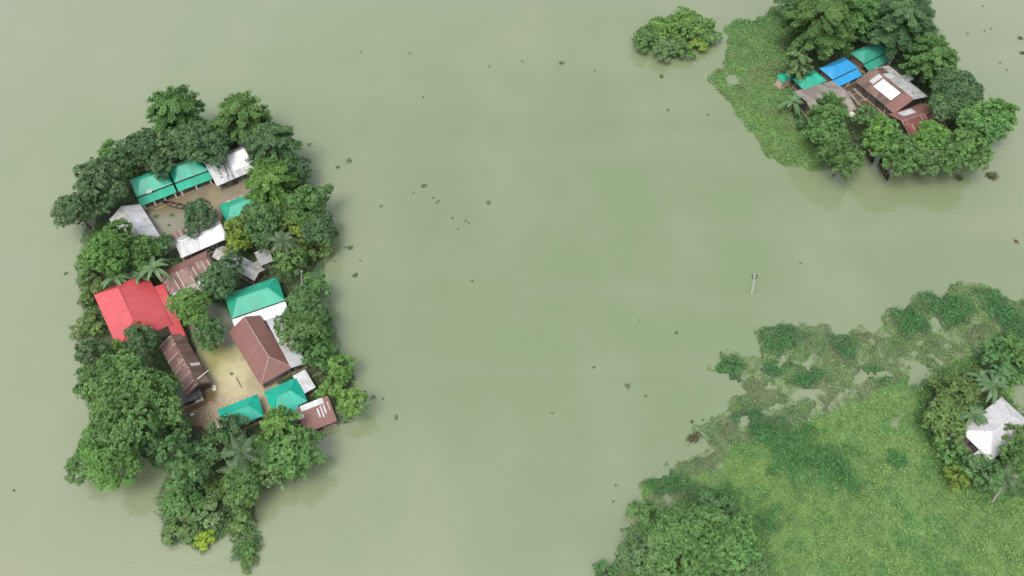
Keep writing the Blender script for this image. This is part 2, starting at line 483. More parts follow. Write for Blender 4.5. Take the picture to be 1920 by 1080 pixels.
def cb(X, Y):
    t = vnoise(X, Y, 3.0, 8)[:, None]
    return (1 - t) * np.array([.050, .062, .032]) + t * np.array([.105, .088, .055])
POND = poly([(1876,745),(1900,712),(1960,700),(1960,780),(1915,770)])
for P in (LEFT, RIGHT, FAR_E, BOTTOM):
    sheet('ground', P, .8, zb, M['ground'], cb, holes=(POND,))

def anchors(A):
    W = np.array([at(a[0], a[1])[:2] for a in A]); C = np.array([a[2] for a in A])
    def f(X, Y):
        d = (X[:, None] - W[None, :, 0]) ** 2 + (Y[:, None] - W[None, :, 1]) ** 2
        w = 1 / (d + .6) ** 2
        return (w[..., None] * C[None]).sum(1) / w.sum(1)[:, None]
    return f
YARD_N = poly([(245,385),(290,365),(335,350),(390,325),(470,300),(490,360),(420,385),(420,440),(330,470),(310,490),(296,450)])
YARD_S = poly([(385,555),(430,580),(470,640),(510,700),(540,730),(510,775),(450,800),(415,808),(340,805),(322,765),(345,730),(375,710),(365,680),(345,600)])
greyb, brn, tanc, paley, olv, mud = (.235,.232,.17), (.20,.17,.115), (.40,.305,.19), (.47,.42,.245), (.27,.26,.105), (.13,.09,.045)
flat = lambda z0: (lambda X, Y, d: np.full(X.shape, z0) - .5 * (d < .6))
sheet('flooded_yard', YARD_N, .4, flat(.36), M['yard'], anchors([(285,410,greyb),(310,430,greyb),(340,440,greyb),(300,392,(.16,.135,.07)),(280,392,(.16,.14,.08)),(345,385,brn),(380,365,brn),(340,372,(.2,.145,.09)),(400,372,(.26,.22,.14)),(430,360,(.24,.21,.15)),(430,345,brn),(315,470,greyb),(300,455,(.24,.23,.18))]), .3, 2.)
sheet('flooded_yard', YARD_S, .4, flat(.36), M['yard'], anchors([(445,710,paley),(430,730,paley),(455,735,paley),(425,690,paley),(470,725,(.36,.31,.18)),(410,660,olv),(425,668,(.34,.32,.15)),(395,690,olv),(400,620,(.14,.155,.10)),(425,610,(.2,.21,.16)),(432,640,(.22,.23,.17)),(385,752,mud),(370,765,mud),(395,748,(.16,.115,.055)),(400,765,tanc),(420,755,(.42,.34,.22)),(385,778,(.25,.185,.115)),(350,785,(.12,.09,.06)),(440,755,(.45,.38,.25)),(470,745,(.42,.35,.22))]), .3, 2.)
YARD_T = poly([(1560,165),(1625,140),(1650,180),(1690,215),(1690,235),(1640,235),(1600,215),(1585,185)])
sheet('flooded_yard', YARD_T, .4, flat(.36), M['yard'], anchors([(1600,170,(.10,.085,.06)),(1640,200,(.13,.085,.05)),(1670,225,(.22,.13,.07)),(1600,210,(.09,.075,.05))]), .3, 2.)

# ------------------------------------------------------------------ houses
def frame(A, B, C, z):
    a, b, c = at(*A, z), at(*B, z), at(*C, z)
    u = (b - a); W = u.length; u.normalize()
    v = Vector((-u.y, u.x, 0))
    D = (c - b).dot(v)
    o = a + u * W / 2 + v * D / 2
    return o, W, D, math.atan2(u.y, u.x)

FOOT = []
def house(name, cat, label, A, B, C, mat, z=2.1, rh=1.2, kind='gable', hips=(0, 0), yr=.5, porch=0., pmat=None, posts=0, wall='wall_tin', group=None,
          back_mat=None, patches=(), ridge='frame', doors=True, ov=.45, lift=0., plinth=True, skirt=None):
    o, W, D, rz = frame(A, B, C, z)
    root = empty(name, (o.x, o.y, 0), rz)
    tag(root, label, cat, group)
    FOOT.append((o.x, o.y, rz, W, D))
    mat = M[mat] if isinstance(mat, str) else mat
    x0, x1, y0, y1 = -W/2, W/2, -D/2, D/2
    yf = y0 + porch                       # front eave of the main roof
    zt = z + (.30 if porch else 0)
    def uvs(pts, e0, eu):
        r = []
        e0 = Vector(e0); eu = Vector(eu).normalized()
        P = [Vector(p) for p in pts]
        n = (P[1] - P[0]).cross(P[-1] - P[0]).normalized(); ev = n.cross(eu)
        for p in P: r.append(((p - e0).dot(eu), (p - e0).dot(ev)))
        return r
    rb = MB(); bb = MB()
    th = .05
    wob = lambda: random.uniform(-.03, .03)
    E = [Vector((x0, yf, zt + wob())), Vector((x1, yf, zt + wob())), Vector((x1, y1, zt + wob())), Vector((x0, y1, zt + wob()))]
    ymid = yf + (y1 - yf) * yr
    if kind == 'shed':
        E[2].z += rh; E[3].z += rh
        rb.slab(E, th, uvs(E, E[0], (1, 0, 0)))
        R0, R1 = E[3], E[2]
        slopes = {'front': (E[0], E[1], E[2], E[3])}
    else:
        R0 = Vector((x0 + hips[0], ymid, zt + rh)); R1 = Vector((x1 - hips[1], ymid, zt + rh))
        fr = [E[0], E[1], R1, R0]; bk = [E[2], E[3], R0, R1]
        rb.slab(fr, th, uvs(fr, E[0], (1, 0, 0)))
        (bb if back_mat else rb).slab(bk, th, uvs(bk, E[2], (-1, 0, 0)))
        slopes = {'front': (E[0], E[1], R1, R0), 'back': (E[2], E[3], R0, R1)}
        if hips[0] > .05:
            t = [E[3], E[0], R0]; rb.slab(t, th, uvs(t, E[3], (0, -1, 0)))
        if hips[1] > .05:
            t = [E[1], E[2], R1]; rb.slab(t, th, uvs(t, E[1], (0, 1, 0)))
    ro = rb.build('roof', mat, root)
    if back_mat: bb.build('back_roof', M[back_mat], root)
    if kind != 'shed':
        cb_ = MB()
        segs = [(R0, R1)]
        if hips[0] > .05: segs += [(E[0], R0), (E[3], R0)]
        if hips[1] > .05: segs += [(E[1], R1), (E[2], R1)]
        for p, q in segs:
            cb_.tube([p + Vector((0, 0, .015)), q + Vector((0, 0, .015))], .07, 5)
        cb_.build('ridge_cap', M[ridge] if ridge != 'frame' else mat, ro)
    for (sl, u0, u1, t0, t1, pm) in patches:
        a, b, c, d = slopes[sl]
        f = lambda uu, tt: (a.lerp(b, uu)).lerp(d.lerp(c, uu), tt) + Vector((0, 0, .035))
        p = [f(u0, t0), f(u1, t0), f(u1, t1), f(u0, t1)]
        pb = MB(); pb.slab(p, .03, uvs(p, p[0], p[1] - p[0]))
        pb.build('patch_sheet', M[pm], ro)
    # walls
    wx0, wx1, wy0, wy1 = x0 + ov, x1 - ov, (yf + .25 if porch else y0 + ov * .6), y1 - ov
    wm = M[wall]
    wbd = MB()
    fz = lambda y: zt - .06 + (rh * (y - y0) / D if kind == 'shed' else 0)
    if kind == 'shed':
        zf, zk = fz(wy0), fz(wy1)
        P = [(wx0, wy0, 0), (wx1, wy0, 0), (wx1, wy1, 0), (wx0, wy1, 0)]
        T = [(wx0, wy0, zf), (wx1, wy0, zf), (wx1, wy1, zk), (wx0, wy1, zk)]
        for i in range(4):
            j = (i + 1) % 4
            q = [P[i], P[j], T[j], T[i]]
            wbd.face(q, [(p[0] + p[1], p[2]) for p in q])
    else:
        wbd.box((wx0, wy0, 0), (wx1, wy1, zt - .02))
        for gx_, hp in ((wx0, hips[0]), (wx1, hips[1])):
            if hp <= .05:
                hh = rh * .9
                q = [(gx_, wy0, zt - .02), (gx_, wy1, zt - .02), (gx_, ymid, zt + hh)]
                wbd.slab(q, .08, [(p[1], p[2]) for p in q]) if gx_ > 0 else wbd.slab(q[::-1], .08, [(p[1], p[2]) for p in q[::-1]])
    wo = wbd.build('wall', wm, root)
    if plinth:
        pb = MB(); pb.box((wx0 - .25, (y0 + .05 if porch else wy0 - .25), -.6), (wx1 + .25, wy1 + .25, .42))
        pb.build('plinth', M['plinth'], root)
    if doors and W > 3.5:
        db = MB(); xc = random.uniform(-.1, .1) * W
        db.box((xc - .45, wy0 - .05, .42), (xc + .45, wy0 + .02, min(zt - .3, 2.2)))
        db.build('door', M['door'], wo)
        for sx in (-1, 1):
            xw = xc + sx * (wx1 - wx0) * .3
            fb = MB(); fb.box((xw - .45, wy0 - .06, 1.0), (xw + .45, wy0 + .02, 1.75))
            f_ = fb.build('window', M['frame'], wo)
            pn = MB(); pn.box((xw - .37, wy0 - .075, 1.08), (xw + .37, wy0 - .05, 1.67)); pn.build('shutter', M['door'], f_)
    if porch:
        zo, zi = z - .38, zt - .36
        q = [Vector((x0 + .03, y0, zo)), Vector((x1 - .03, y0, zo)), Vector((x1 - .03, yf + .02, zi)), Vector((x0 + .03, yf + .02, zi))]
        qb = MB(); qb.slab(q, .05, uvs(q, q[0], (1, 0, 0)))
        qb.build('porch_roof', M[pmat] if pmat else mat, root)
        for k in range(posts):
            xk = wx0 + (wx1 - wx0) * k / max(posts - 1, 1)
            sb = MB(); sb.box((xk - .13, y0 + .12, -.3), (xk + .13, y0 + .38, zo - .02))
            sb.build('porch_post', M['post'], root)
    return root

P_ = 'teal'
house('house', 'house', 'left of two teal hip-roofed porch houses at the north of the left island', (262,384),(330,358),(303,317), 'teal', hips=(1.6,1.6), rh=1.25, porch=1.7, posts=4, wall='wall_brick',
      patches=[('front', .27, .42, -.06, .16, 'grey')], group='houses with porches')
house('house', 'house', 'teal hip-roofed house with white porch posts, beside the patched grey tin roof', (333,357),(397,333),(376,293), 'teal', hips=(1.6,1.6), rh=1.25, porch=1.7, posts=3, wall='wall_brick', group='houses with porches')
house('house', 'house', 'long low house roofed in patched grey-white tin, right of the two teal porch houses', (407,349),(481,317),(458,271), 'greywhite', rh=1.0, yr=.72, back_mat='grey', patches=[('front', .52, .97, .30, .98, 'white_new')] + [('front', .17 + .012 * k, .205 + .012 * k, .22 + .15 * k, .30 + .15 * k, 'darktin') for k in range(4)] + [('front', .33 + .012 * k, .365 + .012 * k, .18 + .13 * k, .27 + .13 * k, 'darktin') for k in range(6)] + [('front', .30, .32, -.02, .2, 'darktin'), ('front', .42, .437, -.02, .22, 'darktin')])
house('tin_shed', 'shed', 'small grey tin shed poking out of the trees behind the patched roof', (453,279),(470,271),(455,247), 'grey', kind='shed', rh=.5, z=2.2, doors=False)
house('house', 'house', 'pale grey-white tin house on the west side of the upper yard', (301,443),(263,383),(203,409), 'white', rh=1.5, yr=.5, hips=(.9,0), back_mat='grey', wall='wall_dark', ridge='grey')
house('house', 'house', 'small teal house half buried under trees east of the upper yard', (424,415),(492,388),(470,362), 'teal', rh=1.0, hips=(1.5,1.5), wall='wall_dark')
house('house', 'house', 'long white tin house with a dark front wall, south of the upper yard', (340,484),(428,447),(405,416), 'white', rh=1.1, hips=(1.2,0), yr=.55, wall='wall_dark', patches=[('front', .42, .95, .05, .97, 'white_new')], ridge='white_new', ov=.3)
house('tin_shed', 'shed', 'narrow rusty lean-to against the back of the long white tin house', (322,450),(352,438),(345,430), 'rust', kind='shed', rh=.2, z=1.8, doors=False, plinth=False)
house('house', 'house', 'brown rusty roof with pale stripes just north-east of the red roof', (318,553),(410,508),(390,468), 'rust', rh=1.3, yr=.5, hips=(1.5,.6), wall='wall_dark', back_mat='brown')
house('tin_shed', 'shed', 'low pale grey lean-to in front of the striped rusty roof', (330,566),(385,541),(378,527), 'grey', kind='shed', rh=.4, z=1.7, doors=False)
house('house', 'house', 'worn grey tin roof running down to the right behind the dark mango tree', (397,482),(477,527),(500,506), 'grey', rh=.7, wall='wall_dark', patches=[('front', .3, .5, .1, .9, 'white'), ('back', .55, .8, .1, .9, 'white')])
house('tin_shed', 'shed', 'small grey-white tin shed under the tree east of the worn grey roof', (488,499),(513,489),(501,467), 'grey', kind='shed', rh=.4, z=1.9, doors=False)
house('latrine', 'latrine', 'tiny pinkish tin latrine beside the worn grey roof', (480,507),(492,501),(485,489), 'tan', kind='shed', rh=.15, z=1.9, doors=False, ov=.15)
house('house', 'house', 'big house with a bright red hip roof on the west of the left island', (176,553),(222,657),(335,632), 'red', rh=2.3, hips=(2.8,2.2), yr=.47, z=2.6, wall='wall_plaster')
house('tin_shed', 'lean-to', 'red lean-to roof along the east side of the big red house', (348,628),(307,532),(286,540), 'red', kind='shed', rh=.3, z=2.25, doors=False, wall='wall_plaster')
house('house', 'house', 'teal hip-roofed house with a broad white tin porch roof', (440,618),(541,583),(518,522), 'teal', hips=(1.8,1.8), rh=1.35, porch=2.0, pmat='white_new', posts=4, wall='wall_brick')
house('house', 'house', 'large plain brown-roofed house east of the pale sandy yard', (429,623),(489,723),(547,684), 'brown', rh=1.7, hips=(0,2.6), yr=.58, ridge='ridge_pale', wall='wall_tin', z=2.3, skirt=True)
house('tin_shed', 'lean-to', 'white tin lean-to along the east side of the plain brown house', (574,680),(526,592),(498,600), 'white', kind='shed', rh=.6, z=2.1, doors=False, wall='wall_tin', patches=[('front', .7, .98, .1, .6, 'grey')])
house('tin_shed', 'shed', 'small white tin shed with dark spots below the brown house', (569,739),(592,726),(569,696), 'white', kind='shed', rh=.3, z=2.0, doors=False, wall='wall_dark')
house('house', 'house', 'long teal roof at the south end of the sandy yard, left of two', (420,809),(495,779),(472,743), 'teal_deep', rh=1.2, hips=(1.3,1.5), wall='wall_brick')
house('house', 'house', 'teal hip roof south of the sandy yard, next to the small white shed', (514,781),(577,752),(545,712), 'teal_deep', rh=1.2, hips=(1.4,1.6), wall='wall_plaster')
house('tin_shed', 'lean-to', 'small teal lean-to roof stepping down towards the brown waterside shed', (541,794),(568,782),(554,758), 'teal_deep', kind='shed', rh=.45, z=1.75, doors=False, wall='wall_plaster')
house('house', 'hut', 'brown tin hut standing in water at the left island\'s south-east corner', (572,813),(632,789),(610,750), 'brown', kind='shed', rh=.9, z=1.8, wall='wall_tin', patches=[('front', .12, .82, .80, 1.02, 'white'), ('front', .55, .6, .35, .7, 'white'), ('front', .66, .71, .3, .75, 'white'), ('front', .76, .8, .4, .75, 'white'), ('front', .0, .14, .55, .7, 'white'), ('front', .9, .925, .45, .8, 'white')])
house('house', 'house', 'rusty striped brown house between the red roof and the sandy yard', (299,650),(350,744),(399,722), 'rust', rh=1.3, yr=.58, back_mat='darkrust', wall='wall_dark', patches=[('back', .36, .41, .05, .75, 'white'), ('back', .12, .15, .1, .7, 'tan')])
house('tin_shed', 'shed', 'dark grey tin shed at the lower end of the rusty striped house', (338,760),(380,743),(364,716), 'darktin', kind='shed', rh=.5, z=1.7, doors=False, wall='wall_dark')
# upper right island
house('house', 'house', 'dull teal house with porch posts, topmost house of the upper right island', (1631,131),(1678,107),(1646,76), 'teal_dull', hips=(1.6,1.6), rh=1.25, porch=1.7, posts=4, wall='wall_brick', group='houses with porches')
house('house', 'house', 'bright blue hip-roofed house with a porch', (1572,161),(1619,138),(1587,106), 'blue', hips=(1.6,1.6), rh=1.25, porch=1.7, posts=3, wall='wall_brick', group='houses with porches')
house('house', 'house', 'small teal roof between a tree and the tan tin roof, left of the blue house', (1508,169),(1550,151),(1527,131), 'teal', rh=1.1, hips=(1.5,1.5), wall='wall_dark')
house('tin_shed', 'hut', 'tiny teal-roofed hut with a pale wall at the edge of the green mat', (1467,154),(1487,144),(1476,134), 'teal', kind='shed', rh=.3, z=2.2, doors=False, wall='wall_plaster', ov=.2)
house('house', 'house', 'wide tan-grey weathered tin roof partly under a tree, left of the yard with timbers', (1531,227),(1606,205),(1560,151), 'tan', rh=1.2, wall='wall_dark')
house('house', 'house', 'brown roof with one grey back slope and a big white patch', (1604,153),(1677,213),(1737,178), 'darkrust', rh=1.5, yr=.47, back_mat='greywhite', wall='wall_dark', patches=[('front', .30, .74, .34, .86, 'white_new'), ('front', .16, .26, .40, .92, 'white'), ('front', .77, 1.0, -.02, .99, 'brown'), ('back', .80, .98, .5, .98, 'darkrust'), ('back', .18, .3, .55, .9, 'white')])
house('house', 'house', 'red-brown rusty roof with pale stripes and a pink-white patch', (1706,258),(1775,236),(1728,195), 'rust_red', rh=1.2, yr=.5, hips=(0,.8), wall='wall_dark', back_mat='brown', patches=[('back', .42, .80, .12, .62, 'white')], ridge='ridge_pale')
house('latrine', 'latrine', 'tiny white tin latrine right of the brown roof with the grey slope', (1702,153),(1714,148),(1703,138), 'white_new', kind='shed', rh=.1, z=1.9, doors=False, ov=.12)
house('tin_shed', 'shed', 'small pale tin shed hidden in south shore trees of the upper right island', (1702,285),(1722,276),(1708,265), 'grey', kind='shed', rh=.3, z=2.0, doors=False, wall='wall_dark')
# right edge
house('house', 'house', 'white tin hip-roofed house at the right edge beside banana plants', (1858,864),(1938,799),(1873,748), 'white_dull', rh=1.7, hips=(2.6,2.6), wall='wall_tin', z=2.4, ridge='white_dull', patches=[('front', .2, .34, .2, .42, 'white'), ('front', .55, .7, .1, .5, 'white_new')])
house('tin_shed', 'lean-to', 'small white lean-to roof at the lower corner of the white hip-roofed house', (1830,884),(1858,862),(1837,842), 'white_dull', kind='shed', rh=.3, z=1.9, doors=False)
house('latrine', 'latrine', 'little square grey tin latrine left of the white hip-roofed house', (1786,833),(1799,824),(1788,813), 'grey', kind='shed', rh=.1, z=1.7, doors=False, ov=.1)

# ------------------------------------------------------------------ trees
def lobes_broad(r, n, flat=.72, up=.0):
    """lobe centres on an uneven dome"""
    g = np.arange(n) + .5
    ph = g * 2.399963 + r.normal(0, .3, n)
    h = 1 - 1.22 * g / n                                   # from the top down below the equator
    q = np.sqrt(np.clip(1 - h * h, 0, 1))
    # bulges
    b = 1 + .20 * np.sin(2 * ph + r.uniform(0, 6)) + .18 * np.sin(3 * ph + r.uniform(0, 6)) + r.normal(0, .13, n)
    c = np.stack([np.cos(ph) * q * b * .74, np.sin(ph) * q * b * .74, h * flat * (.78 + .12 * np.sin(2 * ph + r.uniform(0, 6)) + r.normal(0, .09, n))], -1)
    rad = r.uniform(.18, .36, n)
    return c, rad

def crown_broad(seed, Rm, nl, leaf, dens, flat=.75, spread=1.0, narrow=.42, k=8):
    """lobes over a dome, each lobe set with rosettes of radiating leaves"""
    r = np.random.default_rng(seed)
    c, rad = lobes_broad(r, nl, flat)
    c *= Rm; rad = rad * Rm * spread
    P, D, T = [], [], []
    lt = r.uniform(0, 1, nl)
    for i in range(nl):
        n = max(6, int(1.6 * dens * rad[i] ** 2 / (leaf * leaf)))
        d = unit(r.normal(size=(n, 3)) + np.array([0, 0, .5]))
        p = c[i] + d * rad[i] * np.array([1, 1, .85]) * r.uniform(.72, 1.08, n)[:, None]
        dist = np.linalg.norm(p[:, None] - c[None], axis=2) / rad[None]
        dist[:, i] = 9
        q = dist.min(1) > .70
        P.append(p[q]); D.append(unit(d[q] + np.array([0, 0, .45]) + r.normal(0, .25, (q.sum(), 3)))); T.append(.35 * lt[i] + .45 * r.random(q.sum()))
    P = np.concatenate(P); D = np.concatenate(D); T = np.concatenate(T)
    n = len(P)
    a = unit(np.cross(D, r.normal(size=(n, 3)))); b = np.cross(D, a)
    ph = (np.arange(k)[None] * 2 * math.pi / k + r.uniform(0, 6.3, (n, 1)) + r.normal(0, .25, (n, k)))[..., None]
    rd = a[:, None] * np.cos(ph) + b[:, None] * np.sin(ph)
    el = r.uniform(-.15, .75, (n, k, 1))
    dr = rd * np.cos(el) + D[:, None] * np.sin(el)
    nm = unit(D[:, None] * np.cos(el) - rd * np.sin(el) + r.normal(0, .18, (n, k, 3)))
    sz = leaf * r.uniform(.75, 1.2, (n, 1, 1))
    C = P[:, None] + dr * sz * .5
    tt = np.clip(T[:, None] + .2 * r.random((n, k)), 0, 1)
    V = leaves(C.reshape(-1, 3), nm.reshape(-1, 3), leaf, leaf * narrow, r, dr.reshape(-1, 3) * 4)
    return quads('crown', V, tt.ravel()), c

def crown_tier(seed, Rm, nb, leaf, dens):
    """branches reaching out with drooping feathered sprays: a star-like outline"""
    r = np.random.default_rng(seed)
    Cs, Ns, Ts, Al, ends = [], [], [], [], []
    for i in range(nb):
        f = i / nb
        ph = i * 2.399963 + r.normal(0, .25)
        top = 1 - f
        Lb = Rm * (.52 + .46 * math.sin(min(1, f * 1.25 + .12) * math.pi / 2)) * r.uniform(.82, 1.08)
        z0 = Rm * (1.0 * top - .40) + r.normal(0, .06) * Rm
        up = .25 * top - .02
        steps = max(4, int(Lb / (.16 * Rm)))
        bt = r.random()
        dirx = np.array([math.cos(ph), math.sin(ph), 0]); side = np.array([-dirx[1], dirx[0], 0])
        for k in range(steps):
            t = (k + 1) / steps
            pc = dirx * Lb * t + np.array([0, 0, z0 + Lb * (up * t * 1.6 - .30 * t * t)])
            sr = Rm * (.20 - .06 * t) * r.uniform(.75, 1.3)
            n = int(dens * sr * sr * 6) + 6
            q = r.normal(size=(n, 3)); q = unit(q) * (r.random(n) ** .45)[:, None]
            p = pc + (dirx * q[:, :1] * 1.35 + side * q[:, 1:2] + np.array([0, 0, 1]) * q[:, 2:] * .42) * sr
            Cs.append(p); Ns.append(unit(np.array([0, 0, 1.0]) + dirx * .25 + .5 * r.normal(size=(n, 3))))
            Al.append(unit(dirx + side * q[:, 1:2] * .9 - np.array([0, 0, .25])))
            Ts.append(np.clip(.5 * bt + .5 * r.random(n), 0, 1))
        ends.append(pc * .7)
    C = np.concatenate(Cs); N = np.concatenate(Ns); A = np.concatenate(Al)
    V = leaves(C, N, leaf, leaf * .5, r, A)
    return quads('crown', V, np.concatenate(Ts)), np.array(ends)

def trunk_mesh(seed, ends, Rm, zc):
    """stem with limbs to some of the lobes; built for crown centre height zc"""
    r = random.Random(seed)
    b = MB()
    t = .035 * Rm + .07
    fork = zc - .55 * Rm if zc - .55 * Rm > .5 else .5
    b.tube([(0, 0, -.6), (.05, .02, fork * .5), (0, .05, fork)], [t * 1.35, t * 1.05, t * .9], 8)
    idx = list(range(len(ends))); r.shuffle(idx)
    for i in idx[:9]:
        e = Vector(ends[i]) * .82 + Vector((0, 0, zc))
        m = Vector((e.x * .45, e.y * .45, fork + (e.z - fork) * .62))
        b.tube([(0, .05, fork - .1), m, e], [t * .6, t * .4, t * .12], 5)
    return b.mesh('trunk')

PROTO = {}
def proto(kind, size, var):
    key = (kind, size, var)
    if key in PROTO: return PROTO[key]
    seed = 100 + 'SMLX'.index(size) * 11 + {'broad': 0, 'tier': 300, 'rain': 600, 'fine': 900, 'bush': 1200, 'cone': 1500}[kind] + var * 7
    Rm = {'S': 2.2, 'M': 3.8, 'L': 6.5, 'X': 9.5}[size]
    if kind == 'broad': me, e = crown_broad(seed, Rm, {'S': 22, 'M': 40, 'L': 70, 'X': 110}[size], .40, 3.6, .76, .90)
    elif kind == 'fine': me, e = crown_broad(seed, Rm, {'S': 26, 'M': 52, 'L': 95, 'X': 140}[size], .33, 3.4, .74, .80, .5)
    elif kind == 'rain': me, e = crown_broad(seed, Rm, {'S': 30, 'M': 60, 'L': 120, 'X': 190}[size], .36, 3.2, .48, .62, .5)
    elif kind == 'bush': me, e = crown_broad(seed, Rm, {'S': 18, 'M': 34, 'L': 60, 'X': 90}[size], .34, 3.3, .60, .92, .5)
    elif kind == 'cone': me, e = crown_broad(seed, Rm, {'S': 34, 'M': 70, 'L': 110, 'X': 140}[size], .36, 4.6, 1.15, .85, .3)
    else: me, e = crown_tier(seed, Rm, {'S': 30, 'M': 60, 'L': 90, 'X': 110}[size], .36, 44)
    zc = {'broad': 1.15, 'tier': 1.25, 'rain': .85, 'fine': 1.1, 'bush': .55, 'cone': 1.4}[kind] * Rm + (.8 if kind != 'bush' else .1)
    PROTO[key] = (me, trunk_mesh(seed, e, Rm, zc), Rm, zc)
    return PROTO[key]

nvar = [0]
def tree(px, py, rp, kind, col, label, name='tree', cat='tree', zs=1.0, group=None, var=None, bark='bark'):
    # crown centre height depends on the size, so settle it in two passes
    zc = 4.0
    for _ in range(3):
        p = at(px, py, zc); rm = rp * mpp(p)
        size = 'S' if rm < 2.9 else 'M' if rm < 4.9 else 'L' if rm < 7.8 else 'X'
        nvar[0] += 0
        v = var if var is not None else (int(px) * 7 + int(py) * 3) % 4
        crown, trunk, Rm, zp = proto(kind, size, v)
        s = rm / Rm
        zc = zp * s * zs
    root = empty(name, (p.x, p.y, 0), (px * 12.9898 + py * 4.1) % 6.283)
    tag(root, label, cat, group)
    c = link('crown', crown, root)
    if not crown.materials: crown.materials.append(L['mid'])
    c.material_slots[0].link = 'OBJECT'; c.material_slots[0].material = L[col]
    c.location = (0, 0, zc); c.scale = (s, s, s * zs)
    t = link('trunk', trunk, root)
    if not trunk.materials: trunk.materials.append(M['bark'])
    t.scale = (s, s, s * zs)
    return root

def blade(b, pts, w, up=Vector((0, 0, 1)), keel=.12):
    """a long leaf: strip along pts with widths w, folded at the midrib"""
    P = [Vector(p) for p in pts]
    prev = None
    for i, p in enumerate(P):
        d = (P[min(i+1, len(P)-1)] - P[max(i-1, 0)]).normalized()
        s = d.cross(up); s = s.normalized() if s.length > 1e-4 else Vector((1, 0, 0))
        cur = (p - s * w[i] + up * keel * w[i], p, p + s * w[i] + up * keel * w[i])
        if prev:
            b.face([prev[0], prev[1], cur[1], cur[0]]); b.face([prev[1], prev[2], cur[2], cur[1]])
        prev = cur

def add_tint(me, seed):
    r = np.random.default_rng(seed)
    a = me.attributes.new('tint', 'FLOAT', 'POINT')
    a.data.foreach_set('value', r.random(len(me.vertices)).astype(np.float32) * .35 + .45)

def banana(px, py, label, h=3.2, n=10, Lf=2.6, seed=0, dry=False):
    r = random.Random(seed)
    p = at(px, py, h)
    root = empty('banana_plant', (p.x, p.y, 0), r.uniform(0, 6))
    tag(root, label, 'banana plant')
    sb = MB(); sb.tube([(0, 0, -.3), (.03, 0, h * .6), (0, .03, h)], [.17, .13, .08], 7); sb.build('stem', M['bark_pale'], root)
    lb = MB()
    for k in range(n):
        a = k * 2.4 + r.uniform(-.3, .3); el = r.uniform(.35, 1.1); L_ = Lf * r.uniform(.75, 1.1)
        pts, w = [], []
        for i in range(8):
            t = i / 7
            rr = L_ * (t * math.cos(el) + .18 * t * t); zz = L_ * (t * math.sin(el) - (.55 + .3 * math.cos(el)) * t * t)
            pts.append((rr * math.cos(a), rr * math.sin(a), h - .05 + zz)); w.append(.05 if i == 0 else .33 * math.sin(math.pi * (.12 + .84 * t)) ** .7)
        blade(lb, pts, w)
    me = lb.mesh('leaves'); add_tint(me, seed)
    link('leaves', me, root, L['banana'])
    if dry:
        db = MB(); blade(db, [(0.15, 0, h - .3), (.7, -.2, h - .5), (1.0, -.3, h - 1.3), (1.1, -.3, h - 2.0)], [.1, .25, .25, .05]); db.build('dry_leaf', M['dry_leaf'], root)
    return root
M['dry_leaf'] = plain('dry_banana_leaf', (.55, .30, .06), .7, .2, 3.0)

def palm(px, py, label, h=8., n=18, Lf=3.4, seed=0, lean=(0, 0), base=None, trunk='bark_pale'):
    r = random.Random(seed)
    top = at(px, py, h)
    b0 = at(*base, 0.2) if base else Vector((top.x - lean[0], top.y - lean[1], 0))
    root = empty('palm_tree', (b0.x, b0.y, 0))
    tag(root, label, 'palm tree')
    tp = top - Vector((b0.x, b0.y, 0))
    sb = MB(); sb.tube([(0, 0, -.4), (tp.x * .4, tp.y * .4, h * .5), (tp.x, tp.y, h)], [.2, .16, .13], 8); sb.build('trunk', M[trunk], root)
    lb = MB()
    for k in range(n):
        a = k * 2.4 + r.uniform(-.2, .2); el = 1.1 - 1.5 * k / n + r.uniform(-.1, .1); L_ = Lf * r.uniform(.85, 1.1)
        sp = []
        for i in range(10):
            t = i / 9
            rr = L_ * (t * math.cos(el) + .1 * t * t); zz = L_ * (t * math.sin(el) - .55 * t * t)
            sp.append(Vector((rr * math.cos(a), rr * math.sin(a), zz)) + tp)
        side = Vector((-math.sin(a), math.cos(a), 0))
        for i in range(1, 10):
            d = (sp[i] - sp[i-1]).normalized()
            for q in (0, .5):
                c = sp[i-1].lerp(sp[i], q)
                ll = .55 * math.sin(math.pi * min(1, .2 + .75 * i / 9)) + .1
                for sg in (-1, 1):
                    tip = c + side * sg * ll * .85 + d * ll * .5 - Vector((0, 0, ll * .35))
                    w_ = d * .055
                    lb.face([c - w_, c + w_, tip + w_ * .4, tip - w_ * .4])
        blade(lb, sp, [.035] * 10)
    me = lb.mesh('fronds'); add_tint(me, seed)
    link('fronds', me, root, L['palm'])
    return root

